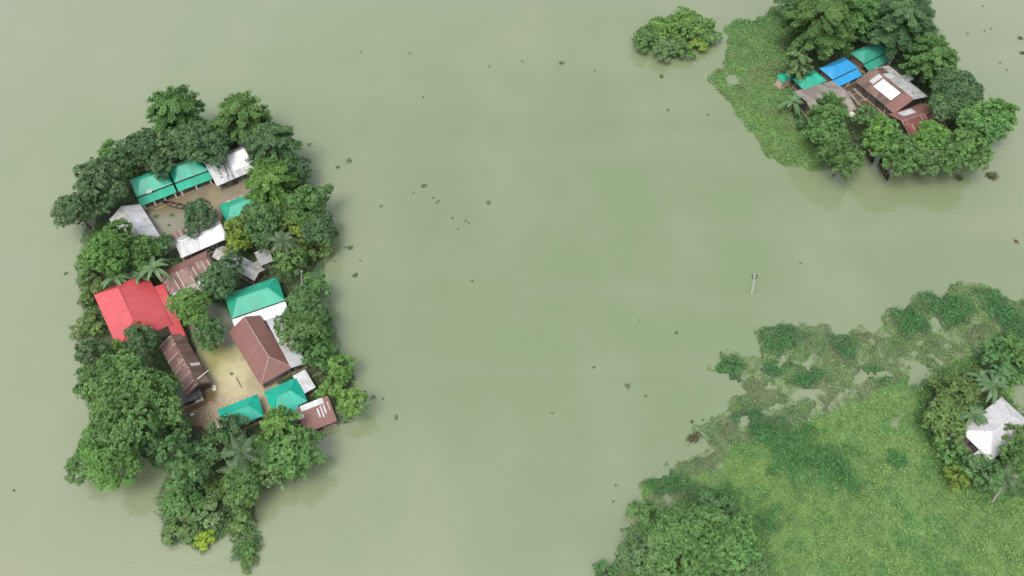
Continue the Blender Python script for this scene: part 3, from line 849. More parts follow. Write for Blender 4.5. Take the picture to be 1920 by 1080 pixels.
T = [
 # ---- left island, north grove
 (331,208,50,'tier','mid','tall layered green tree at the northern tip of the left island, over the dark grove'),
 (456,217,45,'tier','mid','tall layered green tree above the patched grey tin roof'),
 (262,286,44,'fine','dark','dark spreading tree behind the left of the two teal porch houses'),
 (352,272,46,'fine','dark','dark dense tree below the tall layered tree at the northern tip'),
 (400,278,37,'fine','dark','dark dense tree right behind the teal porch house, next to the patched roof'),
 (302,308,30,'broad','dark','round dark tree leaning over the gap between the two teal porch houses'),
 (208,287,26,'broad','light','slim yellowish-green tree at the north-west water edge of the left island'),
 (240,318,24,'bush','mid','low green bush beside the slim yellowish tree'),
 (512,272,46,'tier','dark','dark layered tree right of the patched tin roof'),
 (190,345,50,'broad','dark','large dark mango tree on the north-west shore above the white tin house'),
 (145,395,40,'broad','dark','dark mango tree leaning out furthest over the water on the west shore'),
 (192,382,30,'broad','dark','dark mango tree just behind the pale grey-white tin house'),
 (420,246,32,'fine','mid','mid-green tree filling the gap below the two tall layered northern trees'),
 (425,232,22,'broad','dark','small dark tree tucked between the two tall layered northern trees'),
 # ---- east grove of the upper yard
 (505,342,47,'tier','light','bright green big-leaved tree at the right end of the upper yard'),
 (548,322,34,'fine','dark','dark tree just right of the bright big-leaved tree'),
 (578,385,44,'fine','mid','dense green tree on the east shore of the left island'),
 (598,430,36,'fine','dark','dark green tree hanging over the water at the easternmost bulge of the left island'),
 (492,414,42,'fine','blue','bluish dark tree right of the half-buried teal house'),
 (540,405,34,'fine','olive','olive tree in the middle of the east grove'),
 (570,425,30,'fine','yellow','yellowish-green tree inside the east grove'),
 (447,430,27,'broad','yellow','yellowish tree over the right end of the long white tin house'),
 (450,458,24,'broad','yellow','small yellowish tree below the right end of the long white tin house'),
 (508,452,28,'fine','dark','small dark tree beside the grey palm'),
 (545,490,32,'broad','mid','rounded mid-green tree south of the grey palm'),
 (588,468,30,'bush','olive','low olive bush on the east shore below the easternmost bulge'),
 (373,408,34,'broad','dark','lone dark round tree standing in the upper yard'),
 # ---- west middle
 (212,468,50,'broad','light','bright green rounded tree below the pale grey-white tin house'),
 (180,492,38,'bush','mid','green bushy growth at the west shore below the dark mangoes'),
 (266,474,34,'broad','mid','mid-green tree between the bright rounded tree and the long white tin house'),
 (300,462,24,'broad','blue','small bluish tree at the corner of the pale grey-white tin house'),
 (238,500,24,'bush','mid','green bush behind the banana plants above the red roof'),
 (175,545,32,'bush','olive','low olive bush on the west shore beside the red roof'),
 (420,520,42,'broad','dark','dark mango tree between the worn grey roof and the teal house with white porch'),
 (396,540,20,'bush','yellow','small yellowish bush at the left foot of the central dark mango tree'),
 (358,578,40,'broad','light','bright round-topped tree right of the red roof'),
 (392,632,30,'broad','blue','bluish-green tree at the head of the sandy yard'),
 (268,644,34,'cone','dark','dark feathery tree overlapping the lower edge of the red roof'),
 (180,668,36,'broad','dark','dark tree on the west shore below the red roof'),
 (168,612,30,'bush','olive','low olive bush left of the red roof at the shore'),
 (222,662,24,'broad','light','small bright tree between the dark shore tree and the feathery tree'),
 # ---- the big rain tree
 (246,752,98,'rain','mid','huge spreading dark-green rain tree at the south-west of the left island'),
 (212,842,70,'rain','light','bright green spreading tree below the huge rain tree'),
 (166,862,44,'rain','mid','green tree reaching over the water left of the bright spreading tree'),
 (290,815,40,'fine','grey','greyish-green tree right of the bright spreading tree'),
 (330,800,30,'fine','olive','small olive tree by the brown mud left of the south teal roofs'),
 # ---- east flank
 (592,540,30,'fine','mid','green tree at the east shore level with the teal house with white porch'),
 (575,578,42,'broad','blue','bluish-green tree right of the teal house with white porch'),
 (567,622,45,'broad','mid','large green tree right of the plain brown house'),
 (600,615,32,'bush','mid','green bush at the east shore right of the plain brown house'),
 (603,668,32,'fine','mid','green scrubby tree behind the small white tin shed'),
 (640,688,28,'broad','light','bright yellow-green tree at the east shore above the paler pair'),
 (662,757,31,'broad','light','bright tree furthest out at the south-east shore of the left island'),
 (622,730,30,'bush','light','spreading bright bush between the two bright south-east trees'),
 # ---- south grove
 (525,796,36,'tier','light','layered green tree standing over the south teal roofs'),
 (550,852,52,'fine','mid','large dense tree at the south-east corner, below the brown waterside hut'),
 (497,842,34,'fine','mid','mid-green tree between the grey coconut palm and the large dense tree'),
 (432,806,34,'broad','dark','dark tree in front of the long south teal roof'),
 (405,838,36,'broad','blue','bluish-green tree below the muddy end of the sandy yard'),
 (330,850,38,'broad','blue','bluish-green tree right of the bright spreading tree, over the bay'),
 (362,885,38,'broad','blue','bluish-green tree at the neck of the southern spit'),
 (462,890,42,'fine','mid','dull green tree at the base of the southern spit, under the palm'),
 (510,885,34,'fine','grey','greyish-green tree at the shore right of the spit base'),
 (345,940,42,'bush','mid','wide low bush on the west side of the southern spit'),
 (388,960,38,'bush','grey','greyish low bush in the middle of the southern spit'),
 (342,992,36,'bush','olive','dark low bush at the south-west end of the spit'),
 (384,1011,22,'bush','lime','vivid lime-green bush near the end of the southern spit'),
 (455,938,30,'fine','olive','olive tree on the east arm of the southern spit, nearest the grove'),
 (452,985,24,'bush','olive','olive bush half-way along the east arm of the southern spit'),
 (463,1028,24,'bush','mid','last green bush at the tip of the east arm of the spit'),
 (415,920,30,'bush','olive','dull bush between the two arms of the southern spit'),
 (466,1056,18,'bush','olive','small straggling bush trailing off the very end of the spit'),
 (640,712,18,'bush','light','small bright shrub in the water between the two bright south-east trees'),
 # ---- lone clump
 (1214,74,32,'bush','mid','low green shrub at the left end of the lone clump standing in the water'),
 (1248,60,36,'bush','light','bright shrub left of the tallest one in the lone clump in the water'),
 (1292,48,42,'bush','light','tallest bright shrub at the back of the lone clump in the water'),
 (1326,70,24,'bush','mid','low straggling shrub at the right end of the lone clump in the water'),
 (1248,92,30,'bush','grey','greyish lower shrub at the front of the lone clump in the water'),
 (1280,96,22,'bush','mid','small green shrub at the front of the lone clump, next to the yellow one'),
 (1308,86,20,'bush','yellow','yellow-leaved shrub at the right front of the lone clump in the water'),
 # ---- upper right island
 (1492,8,36,'broad','blue','bluish dark tree at the top edge, north-west of the upper right island'),
 (1541,34,60,'tier','mid','wide layered tree behind the blue house'),
 (1602,20,44,'tier','mid','layered tree behind the topmost teal house'),
 (1570,-8,60,'broad','dark','dark tree cut by the top edge behind the wide layered tree'),
 (1640,-2,46,'fine','dark','dark tree cut by the top edge above the topmost teal house'),
 (1695,42,52,'tier','dark','tall dark layered tree right of the topmost teal house'),
 (1748,108,42,'tier','mid','fan-branched green tree at the east shore of the upper right island'),
 (1768,140,34,'bush','light','low bright grass bush at the east shore behind the fan-branched tree'),
 (1790,180,52,'fine','dark','dense dark round tree right of the brown roof with the grey slope'),
 (1842,236,50,'broad','mid','mid-green tree at the south-east of the upper right island'),
 (1868,216,34,'tier','light','bright branching tree furthest right on the upper right island'),
 (1808,282,44,'broad','mid','mid-green tree at the south-east shore of the upper right island'),
 (1495,117,28,'tier','grey','greyish-green tree over the tiny teal hut'),
 (1556,212,36,'tier','mid','green tree growing through the wide tan-grey tin roof'),
 (1556,258,40,'broad','mid','mid-green tree just below the wide tan-grey tin roof'),
 (1578,298,36,'broad','mid','green tree at the south shore left of the moored boats'),
 (1520,240,26,'bush','dark','dark shrub at the left corner of the wide tan-grey tin roof'),
 (1627,222,27,'broad','blue','small dark bluish tree at the foot of the timber yard'),
 (1652,258,40,'broad','light','bright yellowish tree between the moored boats and the red-brown roof'),
 (1684,290,42,'broad','mid','mid-green tree at the south shore right of the moored boats'),
 (1742,266,40,'broad','light','bright green tree just below the red-brown striped roof'),
 (1735,300,32,'broad','grey','greyish tree at the south shore below the bright tree'),
 (1776,295,34,'broad','mid','mid-green tree at the south shore right of the greyish tree'),
 # ---- right edge homestead
 (1866,668,30,'broad','blue','upright bluish-green tree above the banana plants at the right edge'),
 (1905,655,36,'bush','mid','wide green bush at the right edge above the flooded patch'),
 (1893,705,24,'bush','mid','green bush right of the banana plants at the right edge'),
 (1792,735,38,'fine','olive','olive tree left of the banana plants'),
 (1768,790,40,'fine','olive','large dark olive tree on the left of the right-edge homestead'),
 (1782,848,34,'bush','mid','green bush below the little square tin latrine'),
 (1912,820,30,'fine','olive','dark round tree overlapping the right end of the white hip roof'),
 (1912,872,42,'fine','mid','green tree at the right edge below the white house'),
 (1846,888,38,'broad','blue','bluish-green tree in front of the small white lean-to'),
 (1796,897,25,'broad','yellow','yellowish tree at the lower left of the right-edge homestead'),
 # ---- bottom grove
 (1290,1020,78,'fine','mid','large mid-green tree in the middle of the bottom grove'),
 (1222,1040,52,'fine','grey','greyish tree at the left of the bottom grove beside the water'),
 (1365,1020,62,'fine','mid','dark green tree at the right of the bottom grove'),
 (1215,975,40,'bush','mid','low green bush at the top left of the bottom grove'),
 (1330,965,50,'bush','blue','bluish low bush at the top of the bottom grove'),
 (1392,1068,46,'fine','grey','greyish tree at the bottom edge right of the bottom grove'),
 (1136,1070,24,'bush','blue','small bluish bush at the bottom edge left of the bottom grove'),
]
for (px, py, rp, k, col, lab) in T:
    bush = k == 'bush'
    zs = .68 if bush and py > 900 and px < 600 else .8 if bush else 1.12 if k == 'tier' else 1.0
    tree(px, py, rp, k, col, lab, 'bush' if bush else 'tree', 'bush' if bush else 'tree', zs, group='trees and bushes of the flooded homesteads')

banana(290, 503, 'large banana plant between the red roof and the striped rusty roof', 4.6, 13, 3.4, 1)
banana(215, 521, 'banana plant with one dry orange leaf above the red roof', 4.2, 10, 2.9, 2, True)
banana(262, 518, 'small banana plant touching the top edge of the red roof', 3.6, 8, 2.4, 3)
banana(1863, 722, 'upper banana plant right above the white hip roof', 3.2, 12, 2.9, 4)
banana(1874, 700, 'banana plant behind the upper one, beside the bluish tree at the right edge', 3.0, 10, 2.6, 5)
banana(1824, 778, 'lower banana plant left of the white hip roof', 3.2, 12, 2.9, 6, True)
banana(1840, 708, 'rusty-leaved banana plant beside the olive tree at the right edge', 2.8, 8, 2.2, 7)
banana(1487, 190, 'clump of long drooping leaves left of the wide tan-grey tin roof', 2.6, 16, 2.8, 8)
banana(1738, 285, 'broad-leaved banana plant at the south shore of the upper right island', 3.0, 9, 2.4, 9)
palm(531, 452, 'grey-green palm with stiff fronds in the east grove', 6.5, 18, 3.0, 11)
palm(452, 848, 'grey coconut palm standing in the south grove', 8.0, 11, 3.5, 12)
palm(445, 880, 'short drooping palm just below the coconut palm', 4.0, 12, 3.0, 13)
palm(1886, 893, 'leaning palm with a bare pale trunk at the right edge', 5.0, 14, 2.6, 14, base=(1862, 942))

# ------------------------------------------------------------------ plant cover
def not_houses(X, Y):
    k = np.ones(X.shape, bool)
    for (ox, oy, rz, W, D) in FOOT:
        c, s = math.cos(rz), math.sin(rz)
        lx = (X - ox) * c + (Y - oy) * s; ly = -(X - ox) * s + (Y - oy) * c
        k &= ~((abs(lx) < W / 2) & (abs(ly) < D / 2))
    return k

def cover(name, P, per_m2, densfun, mats, matfun, leaf=.42, z=(.1, .5), holes=(), amp=.6, ws=4., seed=1, up=.6, houses=False, narrow=.35, kind='stuff'):
    r = np.random.default_rng(seed)
    x0, y0 = P.min(0) - 2; x1, y1 = P.max(0) + 2
    n = int((x1 - x0) * (y1 - y0) * per_m2)
    X = r.uniform(x0, x1, n); Y = r.uniform(y0, y1, n)
    wx, wy = wobble(X, Y, amp, ws)
    k = inside(P, wx, wy)
    for h in holes: k &= ~inside(h, wx, wy)
    X, Y = X[k], Y[k]
    if houses:
        k = not_houses(X, Y); X, Y = X[k], Y[k]
    d = densfun(X, Y)
    k = r.random(len(X)) < d
    X, Y, d = X[k], Y[k], d[k]
    mi, tint, hgt = matfun(X, Y, r)
    N = len(X)
    nrm = unit(np.stack([r.normal(0, up, N), r.normal(0, up, N), np.ones(N)], -1))
    C = np.stack([X, Y, z[0] + (z[1] - z[0]) * r.random(N) ** 1.3 * hgt], -1)
    V = leaves(C, nrm, leaf, leaf * narrow, r)
    V[..., 2] = np.maximum(V[..., 2], .02)
    me = quads(name, V, np.clip(tint, 0, 1), mi)
    for m in mats: me.materials.append(m)
    o = link(name, me)
    o['kind'] = kind
    return o

G = [leaf_mat('grass_leaf', (.125, .248, .062), (.245, .405, .118), .2, .55, 0), leaf_mat('hyacinth_leaf', (.038, .135, .042), (.110, .295, .090), .2, .45, 0),
     leaf_mat('dull_weed', (.078, .150, .054), (.190, .300, .118), .15, .6, 0), leaf_mat('brown_weed', (.115, .128, .066), (.225, .230, .125), .1, .7, 0)]

FIELD = poly([(1095,1150),(1112,1075),(1150,1058),(1168,1040),(1155,985),(1196,930),(1196,898),(1260,880),(1290,868),(1332,852),(1312,832),(1283,822),(1298,800),(1345,788),(1372,758),(1392,738),(1342,692),(1350,664),(1385,672),(1425,668),(1440,655),(1425,625),(1435,606),(1500,615),(1555,604),(1600,628),(1640,615),(1668,612),(1675,580),(1720,552),(1770,545),(1850,540),(1885,562),(1925,543),(2010,540),(2010,1150)])
HOLES = [poly(h) for h in (
 [(1490,762),(1505,740),(1545,724),(1558,738),(1530,755),(1500,766)],
 [(1428,778),(1450,766),(1472,768),(1462,780),(1438,786)],
 [(1570,735),(1580,722),(1596,725),(1592,738)],
 [(1596,716),(1600,695),(1622,696),(1640,704),(1676,698),(1672,712),(1630,716),(1612,726)],
 [(1690,684),(1712,688),(1756,706),(1752,722),(1718,720)],
 [(1508,672),(1520,660),(1526,668),(1514,688)],
 [(1437,672),(1452,668),(1464,680),(1450,682)],
 [(1436,724),(1452,722),(1464,738),(1452,742)],
 [(1715,632),(1736,630),(1738,642),(1722,644)],
 [(1738,598),(1760,606),(1775,612),(1760,618),(1742,610)],
 [(1706,656),(1722,656),(1722,668),(1708,668)],
 [(1740,658),(1770,672),(1764,680),(1742,668)],
 [(1370,800),(1395,786),(1418,790),(1400,800),(1378,808)],
 [(1228,930),(1246,924),(1256,936),(1240,948)],
 [(1316,920),(1330,914),(1330,930),(1320,934)],
 [(1876,745),(1900,712),(1960,700),(1960,780),(1915,770)],
 [(1686,742),(1704,738),(1706,746),(1690,748)], [(1680,790),(1700,782),(1704,794),(1688,798)])]
DARKP = [(1465,630,44,28),(1365,690,28,26),(1490,845,78,52),(1550,880,66,50),(1440,812,40,25),(1775,575,42,34),(1702,602,36,32),(1580,648,34,20),(1512,708,34,20),(1440,975,34,26),(1252,905,40,20),(1640,700,30,14),(1460,690,26,14),(1400,780,30,14),(1860,560,40,20),(1680,860,22,16),(1900,600,40,40),(1340,960,70,40)]
EDGE = poly([(1260,905),(1340,855),(1480,790),(1620,735),(1760,720),(1800,670),(1920,640),(2000,610),(2000,520),(1300,520),(1100,900)])
WEST = poly([(1100,1100),(1170,960),(1260,900),(1325,905),(1330,960),(1250,1000),(1180,1100)])

def field_state(X, Y):
    dark = np.zeros(X.shape)
    for e in DARKP: dark = np.maximum(dark, ell(X, Y, *e))
    dark = np.clip(dark + (vnoise(X, Y, 1.6, 11) - .5) * .9 * (dark > 0), 0, 1)
    wx, wy = wobble(X, Y, 1.5, 5.)
    edge = (inside(EDGE, wx, wy) | inside(WEST, wx, wy)).astype(float)
    return dark, edge

def field_dens(X, Y):
    dark, edge = field_state(X, Y)
    thin = np.clip((vnoise(X, Y, 3.2, 12) * .6 + vnoise(X, Y, 1.1, 13) * .4 - .25) * 2.6, .12, 1)
    tuft = np.clip(vnoise(X, Y, .85, 23) * 1.8 - .25, .2, 1)
    d = np.where(edge > 0, (.35 + .5 * thin) * (.35 + .65 * tuft), (.55 + .45 * vnoise(X, Y, 2., 14)) * (.3 + .7 * tuft))
    return np.clip(np.maximum(d, dark * 1.0), 0, 1)

def field_mat(X, Y, r):
    dark, edge = field_state(X, Y)
    n = vnoise(X, Y, 2.4, 15); n2 = vnoise(X, Y, 6., 16); q = r.random(len(X))
    mi = np.zeros(len(X), int)
    mi[(q < .22 + .5 * (n2 - .4))] = 2
    e = edge > 0
    mi[e] = np.where(q[e] < .12, 3, np.where(q[e] < .3, 0, 2))
    br = e & (vnoise(X, Y, 3.2, 17) > .66) & (q < .5); mi[br] = 3
    gr = e & (vnoise(X, Y, 4.0, 18) > .58) & (q < .45); mi[gr] = 0
    dk = (dark > .35) & (q < .2 + dark); mi[dk] = 1
    oc = (~e) & (vnoise(X, Y, 3.4, 19) > .66) & (q < .62); mi[oc] = 1
    tint = .26 * n + .38 * np.clip(vnoise(X, Y, .75, 24) * 1.5 - .25, 0, 1) + .24 * r.random(len(X)) + .16 * n2
    h = np.where(dark > .35, 1.5, np.where(e, .5, .8)) * (.6 + .8 * vnoise(X, Y, 1.0, 20))
    return mi, tint, h

cover('floating_weed', FIELD, 68, field_dens, G, field_mat, .36, (.05, .60), HOLES, 1.5, 3., 21, .75, True)

# soaked roots and rotting plants just under the leaves
def cm(X, Y):
    t = vnoise(X, Y, 1.5, 31)[:, None]
    return (1 - t) * np.array([.088, .172, .050]) + t * np.array([.160, .258, .085])
def cmf(X, Y):
    dark, edge = field_state(X, Y)
    t = vnoise(X, Y, 1.3, 32)[:, None]
    e = (1 - t) * np.array([.066, .108, .050]) + t * np.array([.145, .185, .095])
    return np.where(edge[:, None] > 0, e, cm(X, Y)) * (1 - .45 * np.clip(dark, 0, 1)[:, None])
def zweed(X, Y, d):
    dark, edge = field_state(X.ravel(), Y.ravel())
    gap = (vnoise(X, Y, 2.4, 33) * .6 + vnoise(X, Y, .9, 34) * .4)
    z = np.minimum(d, 2) * .02 + (vnoise(X, Y, 1.2) - .5) * .03
    return z - (edge.reshape(X.shape) > 0) * (dark.reshape(X.shape) < .2) * np.clip(gap - .50, 0, 1) * .35
sheet('weed_bed', FIELD, .5, zweed, M['ground'], cmf, 1.1, 3., 'stuff', HOLES)

MEADOW = poly([(1352,52),(1378,36),(1410,40),(1470,8),(1500,60),(1480,110),(1500,170),(1500,220),(1535,250),(1580,320),(1530,318),(1480,314),(1432,286),(1400,238),(1372,188),(1318,152),(1330,138),(1356,126),(1364,90),(1368,66)])
MHOLE = [poly([(1355,146),(1368,138),(1384,140),(1380,154),(1362,158)])]
def mead_mat(X, Y, r):
    n = vnoise(X, Y, 3., 41); q = r.random(len(X))
    up = Y > at(1400, 125).y
    mi = np.where(up, np.where(q < .4, 1, np.where(q < .65, 0, 2)), np.where(q < .6, 0, 2))
    mi[(~up) & (n > .6) & (q < .4)] = 1
    mi[(vnoise(X, Y, 4., 42) > .7) & (q < .4)] = 3
    return mi, .5 * n + .4 * r.random(len(X)), .6 + .6 * n
cover('floating_weed', MEADOW, 42, lambda X, Y: np.clip(.45 + vnoise(X, Y, 2.2, 43) * .6, 0, 1), G, mead_mat, .42, (.05, .5), MHOLE, .7, 3., 22, .75, True)
sheet('weed_bed', MEADOW, .8, lambda X, Y, d: -.03 + np.minimum(d, 3) * .03, M['ground'], cm, .9, 3., 'stuff', MHOLE)

def under_mat(X, Y, r):
    q = r.random(len(X)); n = vnoise(X, Y, 3., 51)
    mi = np.where(q < .45, 1, 2); mi[(n > .62) & (q > .6)] = 0; mi[q > .95] = 3
    return mi, .4 * n + .4 * r.random(len(X)), .3 + 1.5 * vnoise(X, Y, 1.7, 53) ** 1.5
yards = [YARD_N, YARD_S, YARD_T]
LEFT_U = poly([(225,285),(330,255),(450,240),(530,280),(595,365),(625,440),(600,520),(615,545),(610,640),(655,690),(685,750),(650,785),(570,822),(575,880),(490,930),(482,1000),(478,1062),(440,1052),(428,990),(390,1038),(320,1022),(300,950),(322,890),(260,860),(175,840),(160,760),(150,690),(152,600),(152,490),(150,430),(205,330)])
for P, sd in ((LEFT_U, 61), (RIGHT, 62), (FAR_E, 63), (BOTTOM, 64)):
    cover('undergrowth', P, 46, lambda X, Y: np.clip(.30 + vnoise(X, Y, 2.4, 52) * .9, 0, 1), G, under_mat, .40, (.12, 1.15), yards + ([HOLES[15]] if sd == 63 else []), .8, 3., sd, .7, True)

# ------------------------------------------------------------------ floating bits on the open water
def clump(px, py, rp, label, col=2, seed=0, group=None, name='floating_weed_clump', z=0.):
    c = at(px, py); k = mpp(c) * rp
    r = np.random.default_rng(seed + int(px))
    n = int(30 + 90 * k * k)
    nb = max(2, int(k * 2.2))
    bc = r.normal(0, .17, (nb, 2)) * k * np.array([1, .8])
    w = r.integers(0, nb, n)
    xy = bc[w] + r.normal(0, .30, (n, 2)) * min(k, 1.2)
    C = np.stack([xy[:, 0], xy[:, 1], .04 + .16 * r.random(n) * min(k, 1.5)], -1)
    nr = unit(np.stack([r.normal(0, .6, n), r.normal(0, .6, n), np.ones(n)], -1))
    V = leaves(C, nr, .28 if k < .8 else .38, .16, r)
    V[..., 2] = np.maximum(V[..., 2], .015)
    me = quads(name, V, r.random(n) * .6)
    o = link(name, me, None, L['rusty'] if col == 3 else G[col])
    o.location = c + Vector((0, 0, z))
    tag(o, label, 'floating weed', group)
for (px, py, rp, col, lab) in [
 (655,302,8,2,'dark weed clump drifting right of the bright big-leaved tree on the left island'),
 (634,314,5,2,'smaller weed clump just below-left of the dark one off the left island'),
 (580,272,5,2,'small weed clump close to the layered tree at the north-east of the left island'),
 (795,349,7,2,'dark lens-shaped weed clump right in the channel, alone above a few specks'),
 (916,380,6,2,'broken weed clump above and left of the middle of the picture'),
 (714,387,4,2,'small dark weed clump between the left island and the channel'),
 (657,465,7,2,'weed clump off the easternmost bulge of the left island'),
 (666,516,7,2,'thin branching weed clump off the east shore, lower of two'),
 (1052,118,7,2,'dark weed clump in the upper middle, above all others in the channel'),
 (1241,144,5,3,'brown weed clump just below the lone clump of shrubs'),
 (1252,207,4,2,'small weed clump right of the upper middle, below the lone shrubs'),
 (1178,724,8,2,'dark weed clump in the lower middle of the channel'),
 (1212,742,4,2,'small weed clump below-right of the dark one in the lower middle'),
 (742,783,6,2,'thin weed clump off the south-east corner of the left island'),
 (700,745,5,2,'weed clump just off the bright south-east trees'),
 (1858,331,17,3,'large brown-green floating bush off the south-east of the upper right island'),
 (1795,334,11,3,'brown weed raft at the south shore of the upper right island'),
 (1905,453,6,3,'brown weed clump at the right edge, half-way up'),
 (1298,790,5,3,'brown weed clump at the very left end of the weed field'),
 (1305,820,20,3,'brown weed patch at the western tip of the weed field'),
 (1350,800,12,2,'dull weed patch between the western tip and the weed field'),
 (1918,100,7,3,'brown driftweed at the right edge near the top'),
 (1912,72,7,3,'brown driftweed in the upper right corner'),
 (125,512,4,2,'small dark weed clump left of the left island'),
 (1268,624,4,2,'small weed clump right of the middle of the picture'),
 (1113,689,3,2,'tiny weed clump below and right of the middle of the picture'),
 ]:
    clump(px, py, rp, lab, col)
for i, (px, py) in enumerate([(812,371),(822,377),(818,380),(873,414),(879,418),(848,409),(859,430),(775,361),(677,98),(917,125),(979,115),(793,182),(886,527),(612,491),(676,489),(647,464),(1035,775),(1200,600),(26,920),(1155,910),(1150,940),(1501,494),(1843,12),(1858,54),(1846,58),(1814,63),(1875,118),(1888,131),(1667,72),(1327,215),(628,490),(718,748),(1318,788),(768,100),(1115,132)]):
    clump(px, py, 2.0, 'tiny dark speck of weed drifting on the open water', 2, i, 'specks of drifting weed', 'floating_weed_speck')

# ------------------------------------------------------------------ poles, boats, oddments
def utility_pole(px, py, h, label, mat, topx, arm=.45):
    p = at(px, py); t = at(topx, py - h * 6.3, h)
    d = Vector((t.x - p.x, 0, h))
    root = empty('utility_pole', (p.x, p.y, 0), 0)
    tag(root, label, 'pole')
    b = MB(); b.tube([(0, 0, -1), d * .5, d], [.16, .14, .11], 10); b.build('shaft', M[mat], root)
    for f in (.98, .86):
        c = d * f
        a = MB(); a.box((c.x - arm, -.05, c.z - .06), (c.x + arm, .05, c.z + .06)); am = a.build('crossarm', M['steel'], root)
        for s in (-.85 * arm, .85 * arm):
            q = MB(); q.tube([(c.x + s, 0, c.z + .06), (c.x + s, 0, c.z + .16), (c.x + s, 0, c.z + .3)], [.05, .08, .04], 8); q.build('insulator', M['steel'], am)
utility_pole(1411, 551, 5.4, 'lone pale utility pole standing in the flood water right of centre', 'concrete', 1415)
utility_pole(566, 538, 4.6, 'utility pole on the east bank of the left island above the bluish tree', 'concrete', 565)

def boat(px, py, ang, Lb, Wb, label, z=.0):
    p = at(px, py, .3)
    root = empty('wooden_boat', (p.x, p.y, z), ang)
    tag(root, label, 'boat')
    b = MB(); n = 14
    rows = []
    for i in range(n + 1):
        t = i / n * 2 - 1
        w = Wb / 2 * max(.03, (1 - abs(t) ** 2.4)); sh = .42 + .38 * t * t
        prof = [(-w, sh), (-w * .86, sh * .45), (-w * .45, .02), (w * .45, .02), (w * .86, sh * .45), (w, sh)]
        rows.append([Vector((t * Lb / 2, y, zz)) for y, zz in prof])
    for i in range(n):
        for k in range(5):
            q = [rows[i][k], rows[i+1][k], rows[i+1][k+1], rows[i][k+1]]
            b.face(q, None, True); b.face([p_ - Vector((0, 0, .04)) for p_ in q[::-1]], None, True)
    b.build('hull', M['boat'], root)
    g = MB()
    for s in (0, 5): g.tube([rows[i][s] + Vector((0, 0, .02)) for i in range(n + 1)], .055, 5)
    g.build('gunwale', M['boat'], root)
    for t in (-.45, 0., .45):
        w = Wb / 2 * (1 - abs(t) ** 2.4) * .9
        d = MB(); d.box((t * Lb / 2 - .12, -w, .34), (t * Lb / 2 + .12, w, .39)); d.build('thwart', M['boat_in'], root)
    d = MB(); d.box((-Lb * .38, -Wb * .2, .06), (Lb * .38, Wb * .2, .09)); d.build('floor_boards', M['boat_in'], root)
def dirang(a, b):
    p, q = at(*a), at(*b); return math.atan2(q.y - p.y, q.x - p.x)
boat(331, 387, dirang((306, 379), (356, 391)), 5.4, .95, 'slim black wooden boat moored in the upper yard below the teal porch houses', .25)
boat(1630, 284, dirang((1623, 262), (1634, 308)), 6.0, 1.5, 'dark wooden boat with brown deck moored at the south shore of the upper right island')
boat(1657, 318, dirang((1650, 300), (1663, 334)), 5.0, 1.1, 'slender black boat with its bow out of the trees, right of the brown-decked boat')

def stick(p, q, zp, zq, label, rad=.06, name='bamboo_pole', mat='bamboo'):
    a, b = at(*p, zp), at(*q, zq)
    o = empty(name, a); m = MB(); d = b - a
    o2 = None
    bpy.data.objects.remove(o)
    m.tube([(0, 0, 0), d * .5 + Vector((0, 0, .03)), d], [rad, rad * .9, rad * .7], 6)
    o = m.build(name, M[mat]); o.location = a
    tag(o, label, 'pole')
stick((448, 676), (478, 637), .7, 3.55, 'long bamboo pole leaning on the plain brown roof')
stick((369, 712), (391, 694), 3.15, 2.75, 'white pole lying across the rusty striped roof', .08, 'bamboo_pole', 'post')
stick((1578, 186), (1616, 172), .55, .75, 'bamboo pole laid across the timbers in the upper right yard')
stick((1610, 190), (1655, 176), .6, 1.0, 'longer bamboo pole reaching from the timbers to the brown roof')
stick((1655, 222), (1660, 200), .4, 1.6, 'short upright bamboo leaning on the brown roof above the bright tree')
stick((290, 394), (324, 379), .45, .45, 'pale bamboo rail along the yard edge before the left teal porch house')
stick((332, 372), (388, 347), .50, .50, 'pale bamboo rail along the yard edge before the right teal porch house')
stick((585, 706), (606, 698), 1.0, 1.0, 'pale bamboo pole sticking out right of the small white tin shed', .05)

def sack(px, py, w, d, h, rz, label, name='sack', mat='cloth', cat='sack', z=.3):
    """a soft lumpy bundle"""
    p = at(px, py, z)
    r = np.random.default_rng(int(px) + int(py))
    me = bpy.data.meshes.new(name)
    n, m_ = 12, 7
    V, F = [], []
    for j in range(m_):
        ph = math.pi * j / (m_ - 1)
        for i in range(n):
            th = 2 * math.pi * i / n
            k = 1 + r.normal(0, .07)
            sx = abs(math.cos(th)) ** .6 * math.copysign(1, math.cos(th)); sy = abs(math.sin(th)) ** .6 * math.copysign(1, math.sin(th))
            V.append((w / 2 * sx * math.sin(ph) ** .6 * k, d / 2 * sy * math.sin(ph) ** .6 * k, h / 2 - h / 2 * math.cos(ph) * k))
    for j in range(m_ - 1):
        for i in range(n):
            F.append((j * n + i, j * n + (i + 1) % n, (j + 1) * n + (i + 1) % n, (j + 1) * n + i))
    me.from_pydata(V, [], F)
    me.polygons.foreach_set('use_smooth', [True] * len(F))
    o = link(name, me, None, M[mat]); o.location = (p.x, p.y, z - .05); o.rotation_euler = (0, 0, rz)
    tag(o, label, cat)
sack(403, 731, .7, .5, .5, .3, 'white sack by the lower corner of the rusty striped house')
sack(404, 727, .5, .5, .7, .9, 'small white sack standing behind the other at the sandy yard')
sack(361, 778, .65, .4, .35, .3, 'white bundle lying alone on the brown mud')
sack(1650, 186, 1.0, .8, .6, .5, 'white bundle at the yard edge beside the brown roof, upper right island')
sack(1617, 177, .7, .5, .4, .1, 'pale sack on the timbers of the upper right yard')

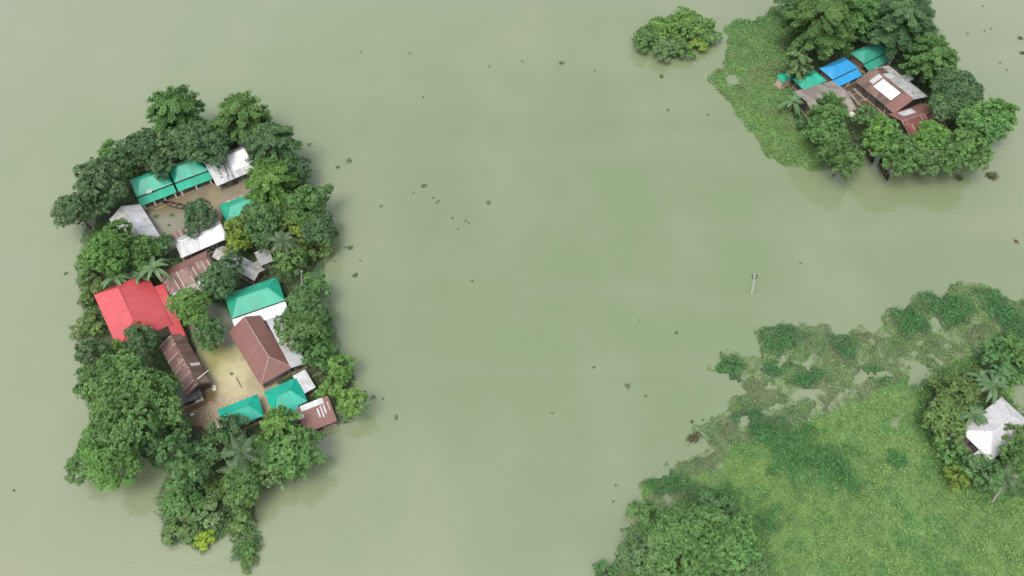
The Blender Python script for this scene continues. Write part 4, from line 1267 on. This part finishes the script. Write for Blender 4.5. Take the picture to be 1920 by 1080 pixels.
def tarp(pts, label, z, mat='cloth', name='tarpaulin', cat='tarpaulin'):
    P = [at(*p, zz) for p, zz in zip(pts, z)]
    c = sum(P, Vector()) / 4
    b = MB(); n = 6
    g = [[(P[0].lerp(P[1], i / n)).lerp(P[3].lerp(P[2], i / n), j / n) - c + Vector((0, 0, random.uniform(-.05, .05))) for i in range(n + 1)] for j in range(n + 1)]
    for j in range(n):
        for i in range(n):
            q = [g[j][i], g[j][i+1], g[j+1][i+1], g[j+1][i]]
            b.face(q, None, True); b.face([p - Vector((0, 0, .03)) for p in q[::-1]], None, True)
    o = b.build(name, M[mat]); o.location = c
    tag(o, label, cat)
tarp([(365,757),(382,749),(378,741),(370,746)], 'crumpled cream tarpaulin below the dark tin shed', [.5, .5, 1.2, 1.2])
tarp([(1580,196),(1608,216),(1600,222),(1574,204)], 'cream tarpaulin hanging at the right end of the wide tan-grey roof', [2.2, 1.9, 1.2, 1.5])

stick((443, 708), (453, 727), .42, .42, 'dark log lying in the middle of the sandy yard', .11, 'log', 'timber')
for (px, py, rp, lab) in [(297,407,7,'dark weed heap in the shallow water of the upper yard, left of the slim boat'), (324,406,5,'dark weed heap in the upper yard, just below the slim boat'), (318,425,3,'smallest weed heap in the upper yard, left of the lone round tree'), (437,703,4,'small dark weed heap in the sandy yard above the log')]:
    clump(px, py, rp, lab, 2, 5, z=.36)
# straw, sticks and husks strewn over the tan end of the sandy yard
STRAW = poly([(352,782),(395,752),(440,748),(480,745),(470,760),(410,780),(385,800),(345,800)])
cover('straw', STRAW, 16, lambda X, Y: np.clip(vnoise(X, Y, 1.6, 71) * 1.3 - .2, 0, 1), [M['bamboo'], M['timber'], M['boat_in'], M['cloth']], lambda X, Y, r: (r.choice([0, 0, 1, 1, 2, 2, 2, 3], len(X)), r.random(len(X)), np.ones(len(X))), .45, (.37, .42), (), .3, 2., 72, .15, True, .22)

# sunken timber frame in the upper right yard, loose planks
for (a, b, lab) in [((1578,180),(1596,206),'leftmost squared timber lying in the upper right yard'), ((1590,172),(1612,198),'second squared timber of the upper right yard'), ((1600,166),(1624,190),'third squared timber of the upper right yard'), ((1612,160),(1638,182),'rightmost squared timber beside the brown roof in the upper right yard')]:
    p, q = at(*a, .5), at(*b, .5); d = q - p
    m = MB(); rot = Matrix.Rotation(math.atan2(d.y, d.x), 3, 'Z')
    m.box((0, -.3, 0), (d.length, .3, .2), rot)
    o = m.build('timber', M['timber']); o.location = (p.x, p.y, .42)
    tag(o, lab, 'timber', 'timbers in the upper right yard')
